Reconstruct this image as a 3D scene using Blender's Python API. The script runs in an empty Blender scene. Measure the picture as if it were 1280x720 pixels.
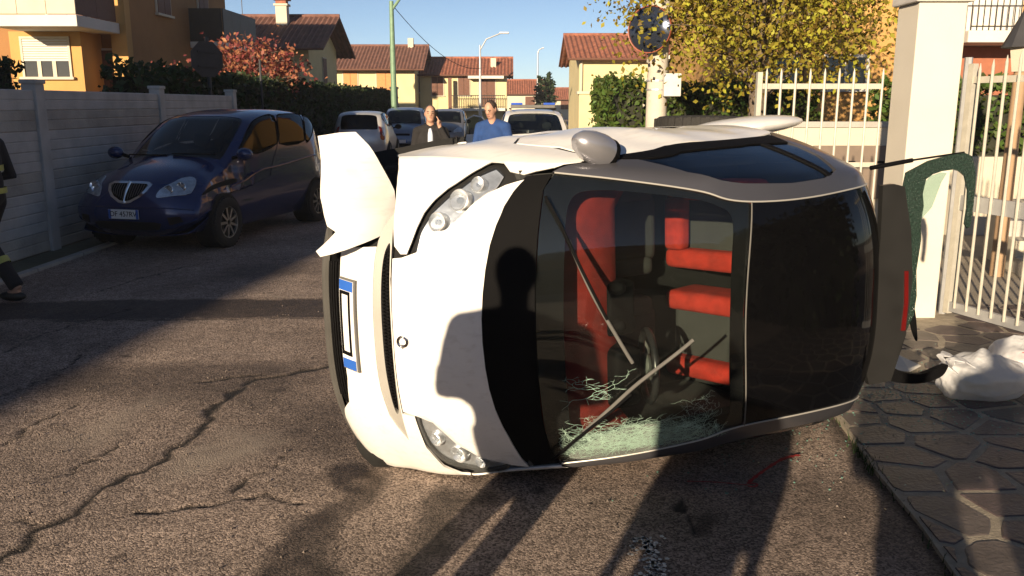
import bpy, bmesh, math, random
import numpy as np
from mathutils import Vector, Matrix
from mathutils.geometry import delaunay_2d_cdt
PI = math.pi
rad = math.radians
random.seed(7)
RNG = np.random.default_rng(11)
scene = bpy.context.scene
COL = scene.collection

# ------------------------------------------------------------------ camera, sky, sun, exposure
SUN_EL, SUN_AZ = rad(13.0), rad(22.0)          # light travels towards +Y, 22 deg to the right
cam_d = bpy.data.cameras.new('camera')
cam = bpy.data.objects.new('camera', cam_d); COL.objects.link(cam)
cam.location = (0, 0, 1.74)
cam.rotation_euler = (rad(90 - 12.022), 0, 0)
cam_d.sensor_width = 36.0
cam_d.lens = 36.0 * 1080 / 1280
cam_d.clip_start = 0.05; cam_d.clip_end = 3000
scene.camera = cam
scene.render.resolution_x, scene.render.resolution_y = 1024, 576
world = bpy.data.worlds.new('World'); scene.world = world; world.use_nodes = True
wn = world.node_tree
bg = wn.nodes['Background']
sky = wn.nodes.new('ShaderNodeTexSky'); sky.sky_type = 'NISHITA'; sky.sun_disc = False
sky.sun_elevation = SUN_EL; sky.sun_rotation = rad(202)
sky.air_density = 0.5; sky.dust_density = 0.2; sky.ozone_density = 0.8
wn.links.new(sky.outputs[0], bg.inputs[0]); bg.inputs[1].default_value = 0.058
sun_d = bpy.data.lights.new('sun', 'SUN'); sun_d.energy = 5.0; sun_d.angle = rad(0.5); sun_d.color = (1.0, 0.80, 0.56)
sun = bpy.data.objects.new('sun', sun_d); COL.objects.link(sun)
sdir = Vector((math.sin(SUN_AZ) * math.cos(SUN_EL), math.cos(SUN_AZ) * math.cos(SUN_EL), -math.sin(SUN_EL)))
sun.rotation_euler = sdir.to_track_quat('-Z', 'Y').to_euler(); sun.location = (-20, -40, 20)
scene.view_settings.view_transform = 'Standard'; scene.view_settings.look = 'None'
scene.view_settings.exposure = 1.0; scene.view_settings.gamma = 1.0
scene.view_settings.use_curve_mapping = False

# ------------------------------------------------------------------ materials
MATS = {}
def mat(name, col, rough=.6, metal=0., var=.12, scale=8., bump=0., bscale=60., spec=.5, coat=0., island=0., emit=None, trans=0.):
    if name in MATS: return MATS[name]
    m = bpy.data.materials.new(name); m.use_nodes = True; nt = m.node_tree; b = nt.nodes['Principled BSDF']
    b.inputs['Roughness'].default_value = rough; b.inputs['Metallic'].default_value = metal
    b.inputs['Specular IOR Level'].default_value = spec; b.inputs['Coat Weight'].default_value = coat
    b.inputs['Coat Roughness'].default_value = .05
    if trans: b.inputs['Transmission Weight'].default_value = trans
    tc = nt.nodes.new('ShaderNodeTexCoord')
    nz = nt.nodes.new('ShaderNodeTexNoise'); nz.inputs['Scale'].default_value = scale; nz.inputs['Detail'].default_value = 6
    nt.links.new(tc.outputs['Object'], nz.inputs['Vector'])
    mr = nt.nodes.new('ShaderNodeMapRange'); mr.inputs[1].default_value = .25; mr.inputs[2].default_value = .75
    mr.inputs[3].default_value = 1 - var; mr.inputs[4].default_value = 1 + var
    nt.links.new(nz.outputs[0], mr.inputs[0])
    mx = nt.nodes.new('ShaderNodeMix'); mx.data_type = 'RGBA'; mx.blend_type = 'MULTIPLY'; mx.inputs[0].default_value = 1
    mx.inputs[6].default_value = (*col, 1)
    nt.links.new(mr.outputs[0], mx.inputs[7]); out = mx.outputs[2]
    if island:
        ge = nt.nodes.new('ShaderNodeNewGeometry'); hs = nt.nodes.new('ShaderNodeHueSaturation')
        a = nt.nodes.new('ShaderNodeMapRange'); a.inputs[3].default_value = 1 - island; a.inputs[4].default_value = 1 + island
        h = nt.nodes.new('ShaderNodeMapRange'); h.inputs[3].default_value = .5 - island * .07; h.inputs[4].default_value = .5 + island * .07
        nt.links.new(ge.outputs['Random Per Island'], a.inputs[0]); nt.links.new(ge.outputs['Random Per Island'], h.inputs[0])
        nt.links.new(a.outputs[0], hs.inputs['Value']); nt.links.new(h.outputs[0], hs.inputs['Hue'])
        nt.links.new(out, hs.inputs['Color']); out = hs.outputs[0]
    nt.links.new(out, b.inputs['Base Color'])
    if bump:
        n2 = nt.nodes.new('ShaderNodeTexNoise'); n2.inputs['Scale'].default_value = bscale; n2.inputs['Detail'].default_value = 5
        nt.links.new(tc.outputs['Object'], n2.inputs['Vector'])
        bp = nt.nodes.new('ShaderNodeBump'); bp.inputs['Strength'].default_value = bump; bp.inputs['Distance'].default_value = .02
        nt.links.new(n2.outputs[0], bp.inputs['Height']); nt.links.new(bp.outputs[0], b.inputs['Normal'])
    if emit:
        b.inputs['Emission Color'].default_value = (*emit[:3], 1); b.inputs['Emission Strength'].default_value = emit[3]
    MATS[name] = m
    return m
def glass(name, tint, refl_ior=1.5, rough=.0, haze=0.):
    if name in MATS: return MATS[name]
    m = bpy.data.materials.new(name); m.use_nodes = True; nt = m.node_tree
    for n in list(nt.nodes): nt.nodes.remove(n)
    o = nt.nodes.new('ShaderNodeOutputMaterial'); tr = nt.nodes.new('ShaderNodeBsdfTransparent'); gl = nt.nodes.new('ShaderNodeBsdfGlossy')
    lw = nt.nodes.new('ShaderNodeLayerWeight'); lw.inputs[0].default_value = .5; pw = nt.nodes.new('ShaderNodeMath'); pw.operation = 'POWER'; pw.inputs[1].default_value = 5; f0 = ((refl_ior - 1) / (refl_ior + 1)) ** 2
    fr = nt.nodes.new('ShaderNodeMath'); fr.operation = 'MULTIPLY_ADD'; fr.inputs[1].default_value = 1 - f0; fr.inputs[2].default_value = f0; nt.links.new(lw.outputs['Facing'], pw.inputs[0]); nt.links.new(pw.outputs[0], fr.inputs[0]); mx = nt.nodes.new('ShaderNodeMixShader')
    tr.inputs[0].default_value = (*tint, 1); gl.inputs['Roughness'].default_value = rough
    nt.links.new(fr.outputs[0], mx.inputs[0]); nt.links.new(tr.outputs[0], mx.inputs[1]); nt.links.new(gl.outputs[0], mx.inputs[2])
    out = mx.outputs[0]
    if haze:
        df = nt.nodes.new('ShaderNodeBsdfDiffuse'); df.inputs[0].default_value = (.6, .62, .6, 1)
        tc = nt.nodes.new('ShaderNodeTexCoord'); nz = nt.nodes.new('ShaderNodeTexNoise'); nz.inputs['Scale'].default_value = 5
        nt.links.new(tc.outputs['Object'], nz.inputs[0])
        mm = nt.nodes.new('ShaderNodeMath'); mm.operation = 'MULTIPLY'; mm.inputs[1].default_value = haze * 2; nt.links.new(nz.outputs[0], mm.inputs[0])
        m2 = nt.nodes.new('ShaderNodeMixShader'); nt.links.new(mm.outputs[0], m2.inputs[0]); nt.links.new(out, m2.inputs[1]); nt.links.new(df.outputs[0], m2.inputs[2]); out = m2.outputs[0]
    nt.links.new(out, o.inputs[0]); MATS[name] = m
    return m
def leafmat(name, col, island=.45, trans=.35):
    if name in MATS: return MATS[name]
    m = mat(name, col, rough=.55, var=.25, scale=1.2, island=island, spec=.3)
    nt = m.node_tree; b = nt.nodes['Principled BSDF']; o = [n for n in nt.nodes if n.type == 'OUTPUT_MATERIAL'][0]
    tl = nt.nodes.new('ShaderNodeBsdfTranslucent'); mx = nt.nodes.new('ShaderNodeMixShader'); mx.inputs[0].default_value = trans
    nt.links.new(b.inputs['Base Color'].links[0].from_socket, tl.inputs[0])
    nt.links.new(b.outputs[0], mx.inputs[1]); nt.links.new(tl.outputs[0], mx.inputs[2]); nt.links.new(mx.outputs[0], o.inputs[0])
    return m

# ------------------------------------------------------------------ helpers
def tag(o, label=None, cat=None, group=None, kind=None):
    for k, v in (('label', label), ('category', cat), ('group', group), ('kind', kind)):
        if v: o[k] = v
    return o
def empty(name, loc=(0, 0, 0), rz=0, label=None, cat=None, group=None):
    o = bpy.data.objects.new(name, None); COL.objects.link(o); o.location = loc; o.rotation_euler = (0, 0, rz)
    o.empty_display_size = .1
    return tag(o, label, cat, group)
def addmesh(name, me, m=None, parent=None):
    o = bpy.data.objects.new(name, me); COL.objects.link(o)
    if m is not None and not me.materials: me.materials.append(m)
    if parent is not None: o.parent = parent
    return o
def from_np(name, V, Fc, m=None, parent=None, smooth=False):
    me = bpy.data.meshes.new(name); me.from_pydata([tuple(v) for v in V], [], [tuple(f) for f in Fc]); me.update()
    if smooth: me.polygons.foreach_set('use_smooth', [True] * len(me.polygons))
    return addmesh(name, me, m, parent)
class MB:
    def __init__(s): s.v = []; s.f = []
    def add(s, V, Fc):
        n = len(s.v); s.v += [tuple(v) for v in V]; s.f += [tuple(i + n for i in f) for f in Fc]; return s
    def box(s, a, b, M=None):
        x0, y0, z0 = a; x1, y1, z1 = b
        V = [(x0, y0, z0), (x1, y0, z0), (x1, y1, z0), (x0, y1, z0), (x0, y0, z1), (x1, y0, z1), (x1, y1, z1), (x0, y1, z1)]
        if M is not None: V = [M @ Vector(v) for v in V]
        return s.add(V, [(3, 2, 1, 0), (4, 5, 6, 7), (0, 1, 5, 4), (1, 2, 6, 5), (2, 3, 7, 6), (3, 0, 4, 7)])
    def tube(s, P, r, n=8, caps=True):
        P = [Vector(p) for p in P]; R = r if hasattr(r, '__len__') else [r] * len(P); V = []; Fc = []
        ref = None
        for i, p in enumerate(P):
            t = (P[min(i + 1, len(P) - 1)] - P[max(i - 1, 0)]).normalized()
            if ref is None: ref = Vector((0, 0, 1)) if abs(t.z) < .9 else Vector((1, 0, 0))
            a = t.cross(ref).normalized(); b = t.cross(a).normalized(); ref = a.cross(t).normalized() if False else ref
            for k in range(n): V.append(p + (a * math.cos(2 * PI * k / n) + b * math.sin(2 * PI * k / n)) * R[i])
        for i in range(len(P) - 1):
            for k in range(n):
                k2 = (k + 1) % n; Fc.append((i * n + k, i * n + k2, (i + 1) * n + k2, (i + 1) * n + k))
        if caps: Fc.append(tuple(range(n))[::-1]); Fc.append(tuple((len(P) - 1) * n + k for k in range(n)))
        return s.add(V, Fc)
    def lathe(s, prof, n=24, M=None, axis='z', caps=True):
        V = []; Fc = []
        for (r, h) in prof:
            for k in range(n):
                a = 2 * PI * k / n; c, d = r * math.cos(a), r * math.sin(a)
                V.append({'z': (c, d, h), 'y': (c, h, d), 'x': (h, c, d)}[axis])
        if M is not None: V = [M @ Vector(v) for v in V]
        for i in range(len(prof) - 1):
            for k in range(n):
                k2 = (k + 1) % n; Fc.append((i * n + k, i * n + k2, (i + 1) * n + k2, (i + 1) * n + k))
        if caps and prof[0][0] > 1e-5: Fc.append(tuple(range(n))[::-1])
        if caps and prof[-1][0] > 1e-5: Fc.append(tuple((len(prof) - 1) * n + k for k in range(n)))
        return s.add(V, Fc)
    def ell(s, c, r, nu=16, nv=10, M=None):
        V = []; Fc = []
        for i in range(nv + 1):
            th = PI * i / nv
            for k in range(nu):
                a = 2 * PI * k / nu; v = Vector((r[0] * math.sin(th) * math.cos(a), r[1] * math.sin(th) * math.sin(a), r[2] * math.cos(th)))
                if M is not None: v = M @ v
                V.append(v + Vector(c))
        for i in range(nv):
            for k in range(nu):
                k2 = (k + 1) % nu; Fc.append((i * nu + k, (i + 1) * nu + k, (i + 1) * nu + k2, i * nu + k2))
        return s.add(V, Fc)
    def poly(s, pts, th, nrm):
        nrm = Vector(nrm).normalized(); n = len(pts); A = [Vector(p) + nrm * th / 2 for p in pts]; B = [Vector(p) - nrm * th / 2 for p in pts]
        return s.add(A + B, [tuple(range(n)), tuple(range(2 * n - 1, n - 1, -1))] + [(i, i + n, (i + 1) % n + n, (i + 1) % n) for i in range(n)])
    def build(s, name, m=None, parent=None, smooth=False, bevel=0., seg=2):
        me = bpy.data.meshes.new(name); bm = bmesh.new()
        vs = [bm.verts.new(v) for v in s.v]
        for f in s.f:
            try: bm.faces.new([vs[i] for i in f])
            except ValueError: pass
        bmesh.ops.recalc_face_normals(bm, faces=bm.faces)
        if bevel: bmesh.ops.bevel(bm, geom=bm.edges[:], offset=bevel, segments=seg, affect='EDGES', profile=.6, clamp_overlap=True)
        bm.to_mesh(me); bm.free()
        if smooth:
            me.polygons.foreach_set('use_smooth', [True] * len(me.polygons))
            try: me.set_sharp_from_angle(angle=rad(40))
            except Exception: pass
        return addmesh(name, me, m, parent)
def B(name, a, b, m, parent=None, bevel=0.): return MB().box(a, b).build(name, m, parent, bevel=bevel)
def catmull(P, k=6, closed=True):
    P = [np.array(p, float) for p in P]; n = len(P); out = []
    for i in range(n if closed else n - 1):
        p0 = P[(i - 1) % n] if closed or i > 0 else P[0]; p1 = P[i]; p2 = P[(i + 1) % n]
        p3 = P[(i + 2) % n] if closed or i + 2 < n else P[-1]
        for j in range(k):
            t = j / k; out.append(.5 * (2 * p1 + (p2 - p0) * t + (2 * p0 - 5 * p1 + 4 * p2 - p3) * t * t + (3 * p1 - p0 - 3 * p2 + p3) * t ** 3))
    if not closed: out.append(P[-1])
    return out
def inpoly(pts, poly):
    pts = np.asarray(pts, float); poly = np.asarray(poly, float); x, y = pts[:, 0], pts[:, 1]; r = np.zeros(len(pts), bool); n = len(poly)
    j = n - 1
    for i in range(n):
        xi, yi = poly[i]; xj, yj = poly[j]
        c = ((yi > y) != (yj > y)) & (x < (xj - xi) * (y - yi) / (yj - yi + 1e-12) + xi); r ^= c; j = i
    return r
def text(s, size, m, parent, loc, rot, name='lettering', ext=.001):
    cu = bpy.data.curves.new(name, 'FONT'); cu.body = s; cu.size = size; cu.align_x = 'CENTER'; cu.align_y = 'CENTER'; cu.extrude = ext
    t = bpy.data.objects.new(name, cu); COL.objects.link(t); dg = bpy.context.evaluated_depsgraph_get()
    me = bpy.data.meshes.new_from_object(t.evaluated_get(dg)); bpy.data.objects.remove(t)
    o = addmesh(name, me, m, parent); o.location = loc; o.rotation_euler = rot
    return o

# ------------------------------------------------------------------ curved car skins: u runs nose-roof-tail-underside, t across (|t|>1 is the flank)
class Skin:
    def __init__(s, PR, ymax, mz, mx, sp=.8, rbulge=0.): s.PR = np.array(PR, float); s.ymax = ymax; s.mz = mz; s.mx = mx; s.sp = sp; s.rb = rbulge
    def cr(s, u):
        PR = s.PR; n = len(PR); u = np.clip(u, 0, n - 1 - 1e-6); i = u.astype(int); t = (u - i)[:, None]
        p0 = PR[np.maximum(i - 1, 0)]; p1 = PR[i]; p2 = PR[i + 1]; p3 = PR[np.minimum(i + 2, n - 1)]
        return .5 * (2 * p1 + (p2 - p0) * t + (2 * p0 - 5 * p1 + 4 * p2 - p3) * t * t + (3 * p1 - p0 - 3 * p2 + p3) * t ** 3)
    def __call__(s, u, t):
        u = np.atleast_1d(np.asarray(u, float)); t = np.atleast_1d(np.asarray(t, float))
        a = s.cr(u); T = (s.cr(u + .02) - s.cr(u - .02))[:, :2]; T /= np.linalg.norm(T, axis=1)[:, None]
        N = np.stack([T[:, 1], -T[:, 0]], 1); tt = np.minimum(abs(t), 1); q = a[:, :2] - N * (a[:, 3] * tt ** a[:, 4])[:, None]; y = a[:, 2] * tt
        k = np.clip(abs(t) - 1, 0, 1); M = np.stack([q[:, 0] * s.mx, s.mz + (q[:, 1] - s.mz) * .15], 1); q = q + (M - q) * k[:, None]
        y = y + (s.ymax - a[:, 2]) * np.sin(k * PI / 2) ** s.sp
        P = np.stack([q[:, 0], y * np.sign(t), q[:, 1]], 1)
        if s.rb: P[:, 1] -= s.rb * np.clip((1.2 - P[:, 0]) / .9, .15, 1) * np.sin(np.clip(-t - 1, 0, 1) * PI / 2)
        return P
    def off(s, u, t, h):
        u = np.atleast_1d(np.asarray(u, float)); t = np.atleast_1d(np.asarray(t, float)); e = .01
        P = s(u, t); n = np.cross(s(u + e, t) - s(u - e, t), s(u, t + e) - s(u, t - e)); n /= np.linalg.norm(n, axis=1)[:, None] + 1e-12
        n *= -1 if s._flip() else 1
        return P + n * np.asarray(h, float).reshape(-1, 1)
    def _flip(s):
        if not hasattr(s, 'fl'):
            e = .01; u = np.array([13.]); t = np.array([0.]); n = np.cross(s(u + e, t) - s(u - e, t), s(u, t + e) - s(u, t - e)); s.fl = n[0][2] < 0
        return s.fl
TS = 9.0
def panel(S, name, poly, m, parent, off=0., th=.006, holes=(), du=.25, dt=.035, smooth=False, warp=None, hsmooth=True):
    poly = [tuple(p) for p in poly]
    if smooth: poly = [tuple(p) for p in catmull(poly, 5)]
    holes = [[tuple(p) for p in (catmull(h, 5) if hsmooth else h)] for h in holes]
    pts = []; edges = []
    def ring(pl):
        i0 = len(pts)
        for i in range(len(pl)):
            a = np.array(pl[i]); b = np.array(pl[(i + 1) % len(pl)]); k = max(1, int(math.ceil(max(abs(a[0] - b[0]) / du, abs(a[1] - b[1]) / dt))))
            for j in range(k): pts.append(tuple(a + (b - a) * j / k))
        n = len(pts) - i0; edges.extend((i0 + i, i0 + (i + 1) % n) for i in range(n))
    ring(poly)
    for h in holes: ring(h)
    A = np.array(poly); gu, gt = np.meshgrid(np.arange(A[:, 0].min() + du * .5, A[:, 0].max(), du), np.arange(A[:, 1].min() + dt * .5, A[:, 1].max(), dt))
    G = np.stack([gu.ravel(), gt.ravel()], 1)
    if len(G):
        k = inpoly(G, poly)
        for h in holes: k &= ~inpoly(G, h)
        G = G[k]
        bd = np.array(pts); w = np.array([1 / du, 1 / dt])
        if len(G): G = G[np.array([(((bd - q) * w) ** 2).sum(1).min() > .12 for q in G])]
        pts.extend(tuple(q) for q in G)
    V, E, Fc, *_ = delaunay_2d_cdt([Vector((p[0], p[1] * TS)) for p in pts], edges, [], 0, 1e-6)
    UV = np.array([(v[0], v[1] / TS) for v in V]); Fc = [tuple(f) for f in Fc]
    C = np.array([UV[list(f)].mean(0) for f in Fc]); k = inpoly(C, poly)
    for h in holes: k &= ~inpoly(C, h)
    Fc = [f for f, q in zip(Fc, k) if q]
    P = S.off(UV[:, 0], UV[:, 1], off); Q = S.off(UV[:, 0], UV[:, 1], off - th)
    if warp: P = warp(P); Q = warp(Q)
    # orient outward
    f0 = Fc[len(Fc) // 2]; nn = np.cross(P[f0[1]] - P[f0[0]], P[f0[2]] - P[f0[0]])
    if nn @ (P[f0[0]] - Q[f0[0]]) < 0: Fc = [f[::-1] for f in Fc]
    n = len(P); cnt = {}
    for f in Fc:
        for i in range(3):
            e = (f[i], f[(i + 1) % 3]); cnt[e] = 1
    rim = [(b, a, a + n, b + n) for (a, b) in cnt if (b, a) not in cnt]
    me = bpy.data.meshes.new(name); me.from_pydata([tuple(v) for v in P] + [tuple(v) for v in Q], [], Fc + [tuple(i + n for i in f[::-1]) for f in Fc] + rim); me.update()
    sm = [True] * (2 * len(Fc)) + [False] * len(rim); me.polygons.foreach_set('use_smooth', sm)
    try: me.set_sharp_from_angle(angle=rad(50))
    except Exception: pass
    return addmesh(name, me, m, parent)
def mir(poly): return [(a, -b) for a, b in poly]
def sym(half): return [(a, -b) for a, b in half] + [(a, b) for a, b in reversed(half) if b > 1e-9]
def skintube(S, name, pts, r, m, parent, off=.012, k=6, n=8):
    C = catmull(pts, k, False); C = np.array(C); P = S.off(C[:, 0], C[:, 1], off)
    return MB().tube([Vector(p) for p in P], r, n).build(name, m, parent, smooth=True)

M_TYRE = mat('tyre rubber', (.018, .017, .016), .85, bump=.3, bscale=80)
M_RIM = mat('alloy rim', (.35, .35, .36), .35, .9, var=.1)
M_BLACK = mat('black plastic', (.0035, .0035, .004), .65, spec=.08, bump=.15, bscale=300)
M_DARK = mat('dark cavity', (.006, .006, .006), .9)
M_CHROME = mat('chrome', (.75, .75, .76), .12, 1., var=.03)
M_PLATE = mat('plate white', (.75, .75, .73), .45, var=.04)
M_BLUE = mat('plate blue', (.02, .10, .42), .45, var=.05)
M_HEAD = glass('lamp lens clear', (.9, .92, .94), 1.45)
M_REFL = mat('lamp reflector', (.80, .80, .80), .28, .7, var=.3, scale=18, bump=.15, bscale=14)
M_RED = mat('tail lamp red', (.20, .008, .008), .2, coat=.6)
M_GLASS = glass('car window glass', (.62, .66, .66), 1.5)
M_DKGLASS = glass('tinted window glass', (.22, .24, .25), 1.32)
M_SEAT = mat('grey seat cloth', (.045, .047, .045), .9, bump=.2, bscale=200)
def wheel(parent, c, r, w, side, spokes=7, tilt=0., low=False):
    """side +1: outer face at +y"""
    M = Matrix.Translation(c) @ Matrix.Rotation(tilt, 4, 'Z'); n = 20 if low else 40
    hub = MB().lathe([(0.0, side * w * .36), (r * .16, side * w * .36), (r * .18, side * w * .30), (r * .60, side * w * .10), (r * .62, 0), (0, 0)], n, M, 'y').build('wheel', M_DARK, parent, smooth=True)
    t = MB().lathe([(r * .62, -w * .45), (r * .70, -w * .5), (r * .92, -w * .5), (r * .985, -w * .42), (r, -w * .3), (r, w * .3), (r * .985, w * .42), (r * .92, w * .5), (r * .70, w * .5), (r * .62, w * .45), (r * .6, 0), (r * .62, -w * .45)], n, M, 'y', False)
    if not low:
        for k in range(36):
            a = 2 * PI * k / 36
            for s in (-1, 1):
                Mk = M @ Matrix.Rotation(-a, 4, 'Y') @ Matrix.Rotation(0, 4, 'X')
                t.box((r * .985, min(s * w * .05, s * w * .44), -.011), (r * 1.012, max(s * w * .05, s * w * .44), .011), Mk)
    t.build('tyre', M_TYRE, hub, smooth=True)
    rm = MB().lathe([(r * .645, side * w * .46), (r * .66, side * w * .44), (r * .62, side * w * .2), (r * .58, side * w * .2), (r * .60, side * w * .44), (r * .645, side * w * .46)], n, M, 'y', False)
    for k in range(spokes):
        Mk = M @ Matrix.Rotation(2 * PI * k / spokes, 4, 'Y')
        y0, y1 = sorted((side * w * .30, side * w * .42)); rm.box((r * .1, y0, -r * .05), (r * .6, y1, r * .05), Mk)
    rm.build('rim', M_RIM, hub, smooth=True)
    return hub

# ================================================================== SETTING
# --- road with cracks, an old trench patch, stains
CR = [[(-1.96, 3.0), (-1.95, 3.34), (-1.89, 3.72), (-1.78, 3.95), (-1.72, 4.25), (-1.71, 4.67), (-1.65, 5.32), (-1.34, 5.55), (-1.0, 5.72)],
      [(-1.68, 3.5), (-1.41, 3.52), (-1.15, 3.6), (-.92, 3.6)], [(-2.06, 5.24), (-1.67, 5.41)], [(-2.64, 4.25), (-2.61, 4.6), (-2.56, 4.87)], [(-2.15, 3.9), (-2.05, 4.25)],
      [(-4.0, 7.81), (-3.81, 8.77), (-3.18, 9.97)], [(-2.15, 3.34), (-1.95, 3.37)], [(-3.67, 5.97), (-3.56, 6.77), (-3.35, 7.33)], [(-1.27, 3.64), (-1.17, 4.09)], [(.73, 3.64), (.76, 3.27)],
      [(-1.96, 3.0), (-1.98, 2.4)], [(-3.3, 4.6), (-3.0, 5.4), (-3.1, 6.2)], [(.5, 2.3), (1.0, 2.7), (1.6, 2.9)]]
CRW = [.024, .012, .012, .007, .007, .008, .010, .008, .006, .012, .026, .006, .008]
PALE = [(-1.7, 3.72), (-1.72, 4.04), (-1.6, 4.54), (-1.26, 4.42), (-1.17, 4.25), (-1.34, 3.99), (-1.51, 3.81)]
WETS = [[(-.81, 4.09), (-.62, 3.88), (-.65, 3.48), (-.62, 2.7), (-.92, 2.7), (-.91, 3.41), (-.87, 3.81)], [(-.3, 3.77), (-.11, 3.72), (-.2, 3.34), (-.26, 2.7), (-.5, 2.7), (-.38, 3.41)],
        [(.77, 3.48), (.92, 3.48), (.84, 3.2), (.74, 3.23)], [(1.05, 3.48), (1.66, 3.2), (1.6, 2.6), (.72, 2.6)], [(.3, 3.9), (1.6, 4.3), (1.7, 4.9), (.6, 4.7)]]
def vnoise(X, Y, s, seed):
    r = np.random.default_rng(seed).random((64, 64)); x = X / s; y = Y / s; xi = np.floor(x).astype(int); yi = np.floor(y).astype(int); fx = x - xi; fy = y - yi
    fx = fx * fx * (3 - 2 * fx); fy = fy * fy * (3 - 2 * fy); g = lambda a, b: r[a % 64, b % 64]
    return (g(xi, yi) * (1 - fx) + g(xi + 1, yi) * fx) * (1 - fy) + (g(xi, yi + 1) * (1 - fx) + g(xi + 1, yi + 1) * fx) * fy
def dseg(X, Y, L):
    d = np.full(X.shape, 9.)
    for (a, b), (c, e) in zip(L[:-1], L[1:]):
        vx, vy = c - a, e - b; t = np.clip(((X - a) * vx + (Y - b) * vy) / (vx * vx + vy * vy), 0, 1); d = np.minimum(d, np.hypot(X - a - t * vx, Y - b - t * vy))
    return d
def dpoly(X, Y, P):
    ins = inpoly(np.stack([X.ravel(), Y.ravel()], 1), P).reshape(X.shape); d = dseg(X, Y, list(P) + [P[0]]); return np.where(ins, -d, d)
def road_material():
    m = bpy.data.materials.new('worn asphalt'); m.use_nodes = True; nt = m.node_tree; b = nt.nodes['Principled BSDF']; N = nt.nodes.new; L = nt.links.new
    tc = N('ShaderNodeTexCoord')
    def noise(s, d=5):
        n = N('ShaderNodeTexNoise'); n.inputs['Scale'].default_value = s; n.inputs['Detail'].default_value = d; L(tc.outputs['Object'], n.inputs['Vector']); return n.outputs[0]
    vo = N('ShaderNodeTexVoronoi'); vo.inputs['Scale'].default_value = 120; L(tc.outputs['Object'], vo.inputs['Vector'])
    vo2 = N('ShaderNodeTexVoronoi'); vo2.inputs['Scale'].default_value = 260; L(tc.outputs['Object'], vo2.inputs['Vector'])
    cr = N('ShaderNodeValToRGB'); cr.color_ramp.elements[0].color = (.13, .098, .082, 1); cr.color_ramp.elements[1].color = (.54, .425, .355, 1)
    cr.color_ramp.elements[0].position = .1; cr.color_ramp.elements[1].position = .95
    sx = N('ShaderNodeSeparateColor'); L(vo.outputs['Color'], sx.inputs[0]); L(sx.outputs[0], cr.inputs[0])
    mr = N('ShaderNodeMapRange'); mr.inputs[1].default_value = .3; mr.inputs[2].default_value = .7; mr.inputs[3].default_value = .72; mr.inputs[4].default_value = 1.25; L(noise(1.1, 8), mr.inputs[0])
    mr2 = N('ShaderNodeMapRange'); mr2.inputs[1].default_value = .3; mr2.inputs[2].default_value = .7; mr2.inputs[3].default_value = .8; mr2.inputs[4].default_value = 1.2; L(noise(9, 6), mr2.inputs[0])
    def mul(a, bb):
        x = N('ShaderNodeMix'); x.data_type = 'RGBA'; x.blend_type = 'MULTIPLY'; x.inputs[0].default_value = 1; L(a, x.inputs[6]); L(bb, x.inputs[7]); return x.outputs[2]
    c = mul(mul(cr.outputs[0], mr.outputs[0]), mr2.outputs[0])
    at = N('ShaderNodeAttribute'); at.attribute_name = 'wear'; sp = N('ShaderNodeSeparateColor'); L(at.outputs['Color'], sp.inputs[0])
    def mixc(a, fac, col):
        x = N('ShaderNodeMix'); x.data_type = 'RGBA'; L(fac, x.inputs[0]); L(a, x.inputs[6]); x.inputs[7].default_value = (*col, 1); return x.outputs[2]
    c = mixc(c, sp.outputs[1], (.42, .35, .29))
    wet = N('ShaderNodeMix'); wet.data_type = 'RGBA'; wet.blend_type = 'MULTIPLY'; L(sp.outputs[2], wet.inputs[0]); L(c, wet.inputs[6]); wet.inputs[7].default_value = (.12, .105, .10, 1); c = wet.outputs[2]
    c = mixc(c, sp.outputs[0], (.022, .019, .017)); L(c, b.inputs['Base Color'])
    ro = N('ShaderNodeMapRange'); ro.inputs[3].default_value = .82; ro.inputs[4].default_value = .55; L(sp.outputs[2], ro.inputs[0]); L(ro.outputs[0], b.inputs['Roughness'])
    b.inputs['Specular IOR Level'].default_value = .35
    ad = N('ShaderNodeMath'); ad.operation = 'MULTIPLY_ADD'; L(vo.outputs['Distance'], ad.inputs[0]); ad.inputs[1].default_value = -1.0; L(noise(260, 3), ad.inputs[2])
    ad2 = N('ShaderNodeMath'); ad2.operation = 'MULTIPLY_ADD'; L(vo2.outputs['Distance'], ad2.inputs[0]); ad2.inputs[1].default_value = -.4; L(ad.outputs[0], ad2.inputs[2])
    bp = N('ShaderNodeBump'); bp.inputs['Strength'].default_value = 1.0; bp.inputs['Distance'].default_value = .012; L(ad2.outputs[0], bp.inputs['Height']); L(bp.outputs[0], b.inputs['Normal'])
    return m
M_ROAD = road_material()
def edge_x(y): return np.interp(y, [2.0, 2.96, 3.34, 3.81, 4.36, 4.94, 5.09, 5.6, 12], [1.58, 1.66, 1.71, 1.74, 1.80, 1.86, 1.87, 1.9, 2.0])
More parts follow.
